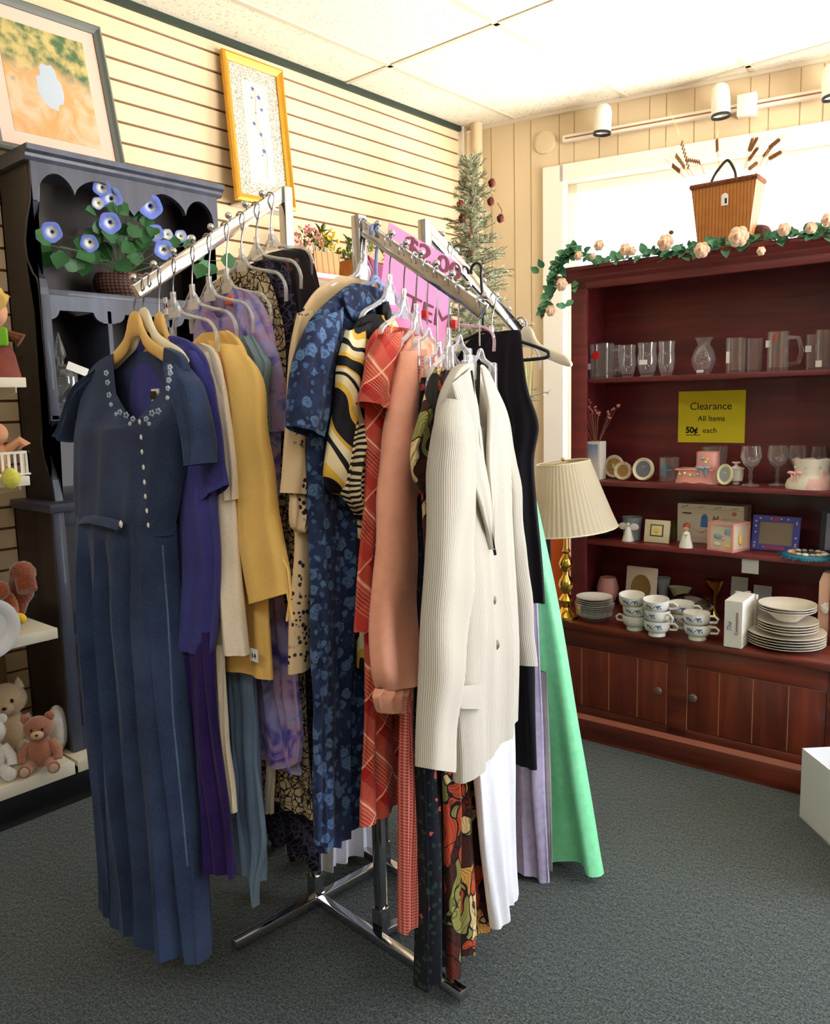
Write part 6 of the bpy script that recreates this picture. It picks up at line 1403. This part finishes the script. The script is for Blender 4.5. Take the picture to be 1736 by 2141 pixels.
for px, py, s, nx, ny, nz in ((108, 485, 1.0, .9, -.3, .2), (205, 425, .62, .9, -.5, -.1), (232, 415, 1.15, .9, -.35, .1), (213, 392, .9, .5, -.8, .5), (230, 466, 1.1, .85, -.2, -.5), (315, 432, 1.25, .7, .5, -.3), (325, 487, .9, .7, .4, .2), (343, 522, 1.05, .9, .1, .1), (378, 494, .7, .6, .5, .3), (350, 490, .6, .7, .3, .3), (187, 508, .9, .3, -.3, -.8), (400, 500, .5, .7, .4, .1)):
    P = HP(px, py, FX-.015); mb = MB(); nn = (Vector((.85, -.5, -.25)) + Vector((nx-.8, ny*.6, nz*.8))*.22).normalized(); sx_ = nn.orthogonal().normalized(); M = frame_M((0, 0, 0), sx_, nn.cross(sx_)); r_ = .034*s
    mb.lathe([(.0006, -r_*1.2), (r_*.05, -r_*1.19), (r_*.12, -r_*.6), (r_*.3, -r_*.1), (r_*.7, r_*.12), (r_, r_*.1)], 30, M, wob=lambda a, z: .05*sin(5*a))
    o = mb.build('blossom', M_mg, mg); o.location = P - mg.location
# candy jar
P = at_x(133, 836, FX-.07); cj = thing('crystal_candy_jar', 'cut crystal lidded jar with white tag in the left cubby of the hutch', 'jar', (P.x, P.y, zb_+.001)); r_ = .052; hj = at_x(118, 695, P.x).z - zb_
MB().lathe([(.001, 0), (r_*.7, 0), (r_*.5, .012), (r_*.85, .03), (r_, .07), (r_*.98, .09), (r_*.9, .09), (.001, .03)], 24, wob=lambda a, z: .03*sin(12*a)).build('jar_body', M_glass, cj)
MB().lathe([(r_*1.02, .09), (r_*.95, .105), (r_*.6, .125), (r_*.2, .135), (r_*.22, .15), (r_*.4, .165), (r_*.3, .19), (.001, hj)], 12, wob=lambda a, z: .03*sin(12*a)).build('jar_lid', M_glass, cj)
MB().box(-.036, .036, -.001, .001, -.014, .014, Matrix.Translation((.06, .03, .115)) @ Matrix.Rotation(rad(80), 4, 'Z') @ Matrix.Rotation(rad(22), 4, 'Y')).build('tag', M_paper, cj, smooth=False)
# ---- wall shelf with flower baskets
zw = at_x(640, 566, -2.74).z
ws = thing('wall_shelf', 'white shelf on the slat wall carrying flower baskets between the hutch and the corner', 'shelf', (-2.89, 2.8, zw-.02)); MB().box(WX+.001, -2.74, 2.14, 3.5, zw-.02, zw, bev=.002).build('board', M_white, ws, world=True)
MB().box(-2.745, -2.738, 2.14, 3.5, zw-.03, zw-.021).build('red_stripe', plain('faded red strip', (176, 90, 80), .5), ws, world=True)
def flower_basket(name, label, px, py_base, bw_, bh, spec, seed, bmat=None):
    P = at_x(px, py_base, -2.83); th = thing(name, label, 'flower basket', (P.x, P.y, zw+.001)); rg = random.Random(seed)
    t_ = bmat or M_bam
    MB().quad_loft([rect_ring(.05, bw_/2*.9, 0), rect_ring(.055, bw_/2, bh), rect_ring(.05, bw_/2-.006, bh), rect_ring(.045, bw_/2*.85, .01)], True, True).build('basket_body', t_, th)
    lf = MB(); sm_ = MB()
    for k in range(26):
        q = Vector((rg.uniform(-.04, .05), rg.uniform(-bw_*.65, bw_*.6), bh + rg.uniform(.01, .09))); sm_.tube([(0, q.y*.4, bh*.6), q], .001, 4)
        for j in range(2): leaf(lf, q, Vector((rg.uniform(-.3, 1), rg.uniform(-1, 1), rg.uniform(-.4, 1.3))), rg.uniform(.03, .06), wd_=.4)
    lf.build('leaves', plain('olive leaf', (96, 108, 44), .6, var=.4, vs=12), th, kind='stuff'); sm_.build('stems', M_stem, th)
    for cn, cc, lo, hi, n in spec:
        mb = MB()
        for k in range(n):
            q = Vector((rg.uniform(-.03, .06), rg.uniform(lo, hi)*bw_, bh + rg.uniform(-.01, .1))); 
            for j in range(4): mb.ball(q + Vector((rg.uniform(-.008, .008),rg.uniform(-.008, .008),rg.uniform(-.008, .008))), .0055, seg=6, rings=4)
        mb.build('blossoms', plain(cn, cc, .7), th, kind='stuff')
flower_basket('flower_basket', 'tan wicker basket with pink and yellow silk flowers next to the gold frame', 668, 556, .16, .10, (('rose pink silk', (214, 120, 130), -.8, 0, 26), ('yellow silk', (236, 190, 50), 0, .55, 26), ('pale cream silk', (226, 220, 180), -.9, -.4, 10)), 3)
flower_basket('leafy_basket', 'wicker basket of upright green leaves behind the middle chrome upright', 742, 530, .12, .09, (('green bud silk', (120, 140, 60), -.3, .4, 16),), 5)
flower_basket('peach_flower_basket', 'wicker basket with peach flowers just left of the pink sale sign', 832, 520, .13, .08, (('peach silk', (222, 150, 110), -.5, .5, 16),), 6)
# ---- frosted pencil tree
tp_ = (-2.66, 3.52)
def TP(px, py): return at_pl(px, py, (tp_[0], tp_[1], 0), Vector((tp_[0], tp_[1], 0)).normalized())
ztree = TP(990, 318).z
tr = thing('pencil_tree', 'slim frosted artificial pine tree with brown cones standing in the wall corner', 'artificial tree', (tp_[0], tp_[1], 0))
MB().tube([(0, 0, 0), (0.01, 0, .8), (-.01, 0, 1.6), (0, 0, ztree-.02)], [.02, .018, .014, .005], 8).build('trunk', plain('brown trunk', (92, 60, 44), .8), tr)
MB().lathe([(.16, 0), (.15, .015), (.03, .03), (.02, .05)], 20).build('stand', M_black, tr)
rg = random.Random(21); nd = MB(); br = MB()
def twig(a, b):
    br.tube([a, b], .0022, 4, cap=False); d = b-a; L = d.length; dn_ = d.normalized(); o1_ = dn_.orthogonal().normalized(); o2_ = dn_.cross(o1_); n = int(L/.0022)
    for k in range(n):
        f = k/n; an = rg.uniform(0, 2*PI); s_ = (o1_*cos(an) + o2_*sin(an)); p = a + d*f; q = p + (s_*.8 + dn_*.6).normalized()*rg.uniform(.018, .032); w_ = s_.cross(dn_)*.0019
        nd.bm.faces.new([nd.bm.verts.new(x) for x in (p-w_, p+w_, q)])
for i in range(260):
    f = (i/260); z = 1.25 + (ztree-.03-1.25)*f; rad_ = .05 + .29*(1-f)**.8; an = i*2.4; ln_ = rad_*rg.uniform(.45, 1.0)
    a = Vector((0, 0, z)); b = a + Vector((cos(an)*ln_, sin(an)*ln_, rg.uniform(-.03, .05))); twig(a, b)
    for k in range(3): c_ = a.lerp(b, rg.uniform(.3, .85)); twig(c_, c_ + Vector((cos(an + rg.choice((-.9, .9)))*ln_*.4, sin(an + rg.choice((-.9, .9)))*ln_*.4, rg.uniform(-.01, .04))))
br.build('branches', plain('brown wire branch', (86, 74, 52), .8), tr)
nd.build('needles', plain('frosted green needle', (160, 166, 140), .8, var=.45, vs=14), tr, smooth=False, kind='stuff')
M_cone = cloth('pine cone', (110, 52, 36), (60, 24, 18), 120, bump=1)
for px, py in ((1031, 389), (1029, 427), (1049, 462), (966, 433), (970, 462), (985, 492), (1012, 575), (984, 535), (960, 560), (985, 625)):
    P = TP(px, py) - Vector((tp_[0], tp_[1], 0)); P -= Vector((-.3, .5, 0)).normalized()*.06
    MB().ball(P, .019, .019, .022, 12, 9, wob=.25).build('pine_cone', M_cone, tr)
mb = MB(); mb.tube([TP(1040, 424) - Vector((tp_[0], tp_[1], 0)), TP(1050, 440) - Vector((tp_[0], tp_[1], 0)), TP(1046, 462) - Vector((tp_[0], tp_[1], 0))], .0018, 5); mb.build('wire_curl', M_black, tr)
# ---- toys
M_brown = cloth('brown plush', (176, 122, 96), (150, 98, 76), 200, bump=.8, sheen=.5); M_wplush = cloth('white plush', (226, 222, 214), (206, 200, 192), 200, bump=.8, sheen=.5); M_beige = cloth('beige plush', (206, 186, 156), (186, 164, 134), 200, bump=.8, sheen=.5)
def plush(name, label, P, s, mat, rz, ear='round', muz=None, foot=None):
    th = thing(name, label, 'stuffed animal', P, rz)
    mb = MB(); mb.ball((0, 0, .33*s), .24*s, .2*s, .3*s, wob=.03); mb.build('body', mat, th)
    hdm = MB(); hdm.ball((0, -.03*s, .78*s), .26*s, .22*s, .22*s); hd = hdm.build('head', mat, th)
    for sg in (-1, 1):
        if ear == 'round': MB().ball((sg*.2*s, 0, .97*s), .09*s, .05*s, .09*s).build('ear', mat, hd)
        else: MB().lathe([(.07*s, 0), (.05*s, .08*s), (.001, .15*s)], 10, Matrix.Translation((sg*.16*s, 0, .92*s))).build('ear', mat, hd)
        MB().ball((sg*.09*s, -.235*s, .82*s), .024*s, .015*s, .03*s, 8, 6).build('eye', M_black, hd)
        MB().tube([(sg*.18*s, 0, .5*s), (sg*.3*s, -.08*s, .33*s), (sg*.3*s, -.16*s, .2*s)], [.09*s, .085*s, .08*s], 10).build('arm', mat, th)
        lg_ = MB(); lg_.tube([(sg*.14*s, -.05*s, .14*s), (sg*.22*s, -.28*s, .12*s), (sg*.24*s, -.36*s, .13*s)], [.11*s, .1*s, .11*s], 12); L_ = lg_.build('leg', mat, th)
        MB().ball((sg*.24*s, -.40*s, .13*s), .075*s, .02*s, .085*s).build('foot_pad', foot or muz or mat, L_)
    MB().ball((0, -.23*s, .72*s), .11*s, .09*s, .085*s).build('muzzle', muz or mat, hd); MB().ball((0, -.32*s, .75*s), .03*s, .02*s, .022*s, 8, 6).build('nose', M_black, hd)
    return th
DK = .151
P = at_z(88, 1606, DK); plush('teddy_bear', 'brown teddy bear with tan muzzle sitting at the end of the bottom deck', P, .185, M_brown, rad(60), 'round', plain('tan muzzle', (206, 170, 140), .8), plain('pale foot', (196, 168, 150), .8))
P = at_z(28, 1590, DK) + Vector((-.06, .02, 0)); plush('white_cat_toy', 'cream cat plush with small dark eyes behind the brown teddy bear', P, .26, M_beige, rad(62), 'tri')
P = at_z(-14, 1625, DK); plush('white_plush', 'white fluffy plush at the left edge of the bottom deck', P, .2, M_wplush, rad(70), 'round')
P = at_z(112, 1590, DK) + Vector((-.06, .05, 0)); th = thing('white_plush_ball', 'white plush with rounded back peeking out behind the teddy bear', 'stuffed animal', P); MB().ball((0, 0, .085), .035, .035, .085).build('body', M_wplush, th)
P = at_z(0, 1560, DK) + Vector((-.12, 0, 0)); th = thing('beige_plush', 'large beige plush head at the very left edge above the white plush', 'stuffed animal', P); MB().ball((0, 0, .12), .1, .1, .12).build('body', M_beige, th); MB().ball((.0, .02, .29), .09, .09, .085).build('head', M_beige, th)
tg = thing('toy_price_tag', 'cream paper tag lying in front of the teddy bear', 'price tag', at_z(30, 1620, DK) + Vector((.01, 0, .016))); MB().box(-.012, .012, -.001, .001, -.015, .018, Matrix.Rotation(rad(55), 4, 'Z')).build('card', plain('cream card', (226, 200, 160), .8), tg, smooth=False)
# squirrel on the third shelf
sx_, sz_ = shz[2]; P = at_x(20, 1300, sx_-.1); th = thing('squirrel_toy', 'rust brown squirrel plush with yellow corn on the lowest wall shelf', 'stuffed animal', (sx_-.1, P.y-.02, sz_+.001), rad(60)); M_rust = cloth('rust fur', (168, 88, 36), (120, 52, 20), 150, bump=1, sheen=.5)
MB().ball((0, 0, .07), .05, .045, .07).build('body', M_rust, th); MB().ball((0, -.04, .14), .035, .04, .032).build('head', M_rust, th); MB().tube(crom([(0.02, .04, .02), (.05, .06, .1), (.06, .04, .17), (.075, -.01, .175), (.085, -.04, .13)], 4), [.03]*4 + [.04]*8 + [.03]*5, 12).build('tail', cloth('rust brown tail fur', (150, 74, 34), (90, 40, 16), 150, bump=1, sheen=.5), th)
MB().ball((.05, -.07, .05), .03, .02, .02).build('yellow_corn', plain('yellow felt', (236, 190, 40), .8), th); MB().ball((.03, -.07, .075), .026, .02, .018).build('red_scarf', plain('red check felt', (180, 90, 70), .8), th)
# round white disc on a stand
P = at_x(-28, 1316, sx_+.012); r_ = .095; th = thing('round_white_plate', 'large round white plate propped against the lowest wall shelf, cut off by the left edge', 'plate', (sx_+.012, P.y, sz_-.035), rad(90))
Md = frame_M((0, 0, P.z-sz_+.035), (1, 0, 0), (0, 0, 1)); MB().lathe([(.001, .006), (r_*.62, .004), (r_*.66, .008), (r_*.93, .014), (r_, .012), (r_, .008), (.001, -.001)], 48, Md).build('plate_body', plain('white disc', (222, 222, 222), .5), th)
MB().tube([(0, .0, 0), (0, -.012, -.002), (0, -.014, .01)], .003, 6).build('wire_hook', M_wire, th)
# second shelf: doll, white slatted crate, yellow ball
sx_, sz_ = shz[1]; P = at_x(20, 1000, sx_-.07); th = thing('slatted_crate', 'small white slatted crate on the middle wall shelf', 'crate', (sx_-.08, P.y, sz_+.001), 0)
for k in range(6): MB().box(.028, .032, -.05 + k*.02, -.042 + k*.02, 0, .075).build('slat', M_white, th, smooth=False)
for k in range(4): MB().box(-.03 + k*.018, -.022 + k*.018, .054, .058, 0, .075).build('slat', M_white, th, smooth=False)
MB().box(-.03, .034, -.055, .06, 0, .006).box(-.03, .034, .053, .059, .07, .078).box(.027, .034, -.055, .06, .07, .078).build('crate_frame', M_white, th, smooth=False)
P = Vector((sx_-.15, P.y-.0, sz_+.001)); th = thing('rag_doll', 'tan rag doll with red hair bow sitting behind the white crate', 'doll', P, rad(60)); M_skin = plain('tan cloth', (206, 150, 116), .9); MB().ball((0, 0, .05), .04, .04, .06).build('body', M_skin, th); MB().ball((0, -.02, .135), .042, .04, .04).build('head', M_skin, th); MB().ball((-.01, -.03, .168), .035, .02, .014, wob=.3).build('hair_bow', plain('red floral cloth', (190, 60, 60), .9), th)
for x in (-.015, .015): MB().ball((x, -.058, .14), .005, seg=8, rings=5).build('eye', M_black, th)
MB().tube([(.03, 0, .08), (.075, -.01, .11), (.085, -.01, .09)], [.018, .016, .024], 8).build('arm', M_skin, th)
P = at_x(22, 1000, sx_+.034); th = thing('yellow_ball', 'pale yellow fabric ball hanging in front of the middle wall shelf', 'ball', (sx_+.035, P.y-.0, P.z-.03)); MB().ball((0, 0, .03), .034, .026, .034, wob=.03).build('ball_body', cloth('lemon cloth', (226, 222, 110), (206, 200, 80), 100), th); MB().tube([(0, 0, .06), (-.024, 0, .075)], .0012, 5).build('hanging_loop', M_white, th)
# straw doll on the top wall shelf
sx_, sz_ = shz[0]; P = at_x(-8, 780, sx_-.12); th = thing('straw_doll', 'straw haired doll in green and red sitting on the top wall shelf', 'doll', (sx_-.12, P.y+.0, sz_+.001), rad(60))
MB().lathe([(.075, 0), (.06, .08), (.03, .16), (.001, .17)], 16).build('dress', plain('red and green cloth', (120, 60, 50), .9, var=.4), th); MB().ball((0, 0, .21), .05).build('head', M_skin, th); MB().ball((0, 0, .25), .065, .065, .045, wob=.5).build('straw_hair', plain('straw', (186, 150, 80), .9, var=.3), th)
MB().tube([(.03, 0, .14), (.07, -.02, .13), (.085, -.02, .12)], [.02, .016, .024], 8, ).build('arm', cloth('brown shaggy fur', (120, 70, 46), (80, 40, 26), 90, bump=1), th); MB().box(-.05, .05, -.062, -.03, .1, .16, bev=.01).build('green_bib', plain('bright green felt', (110, 170, 40), .9), th)
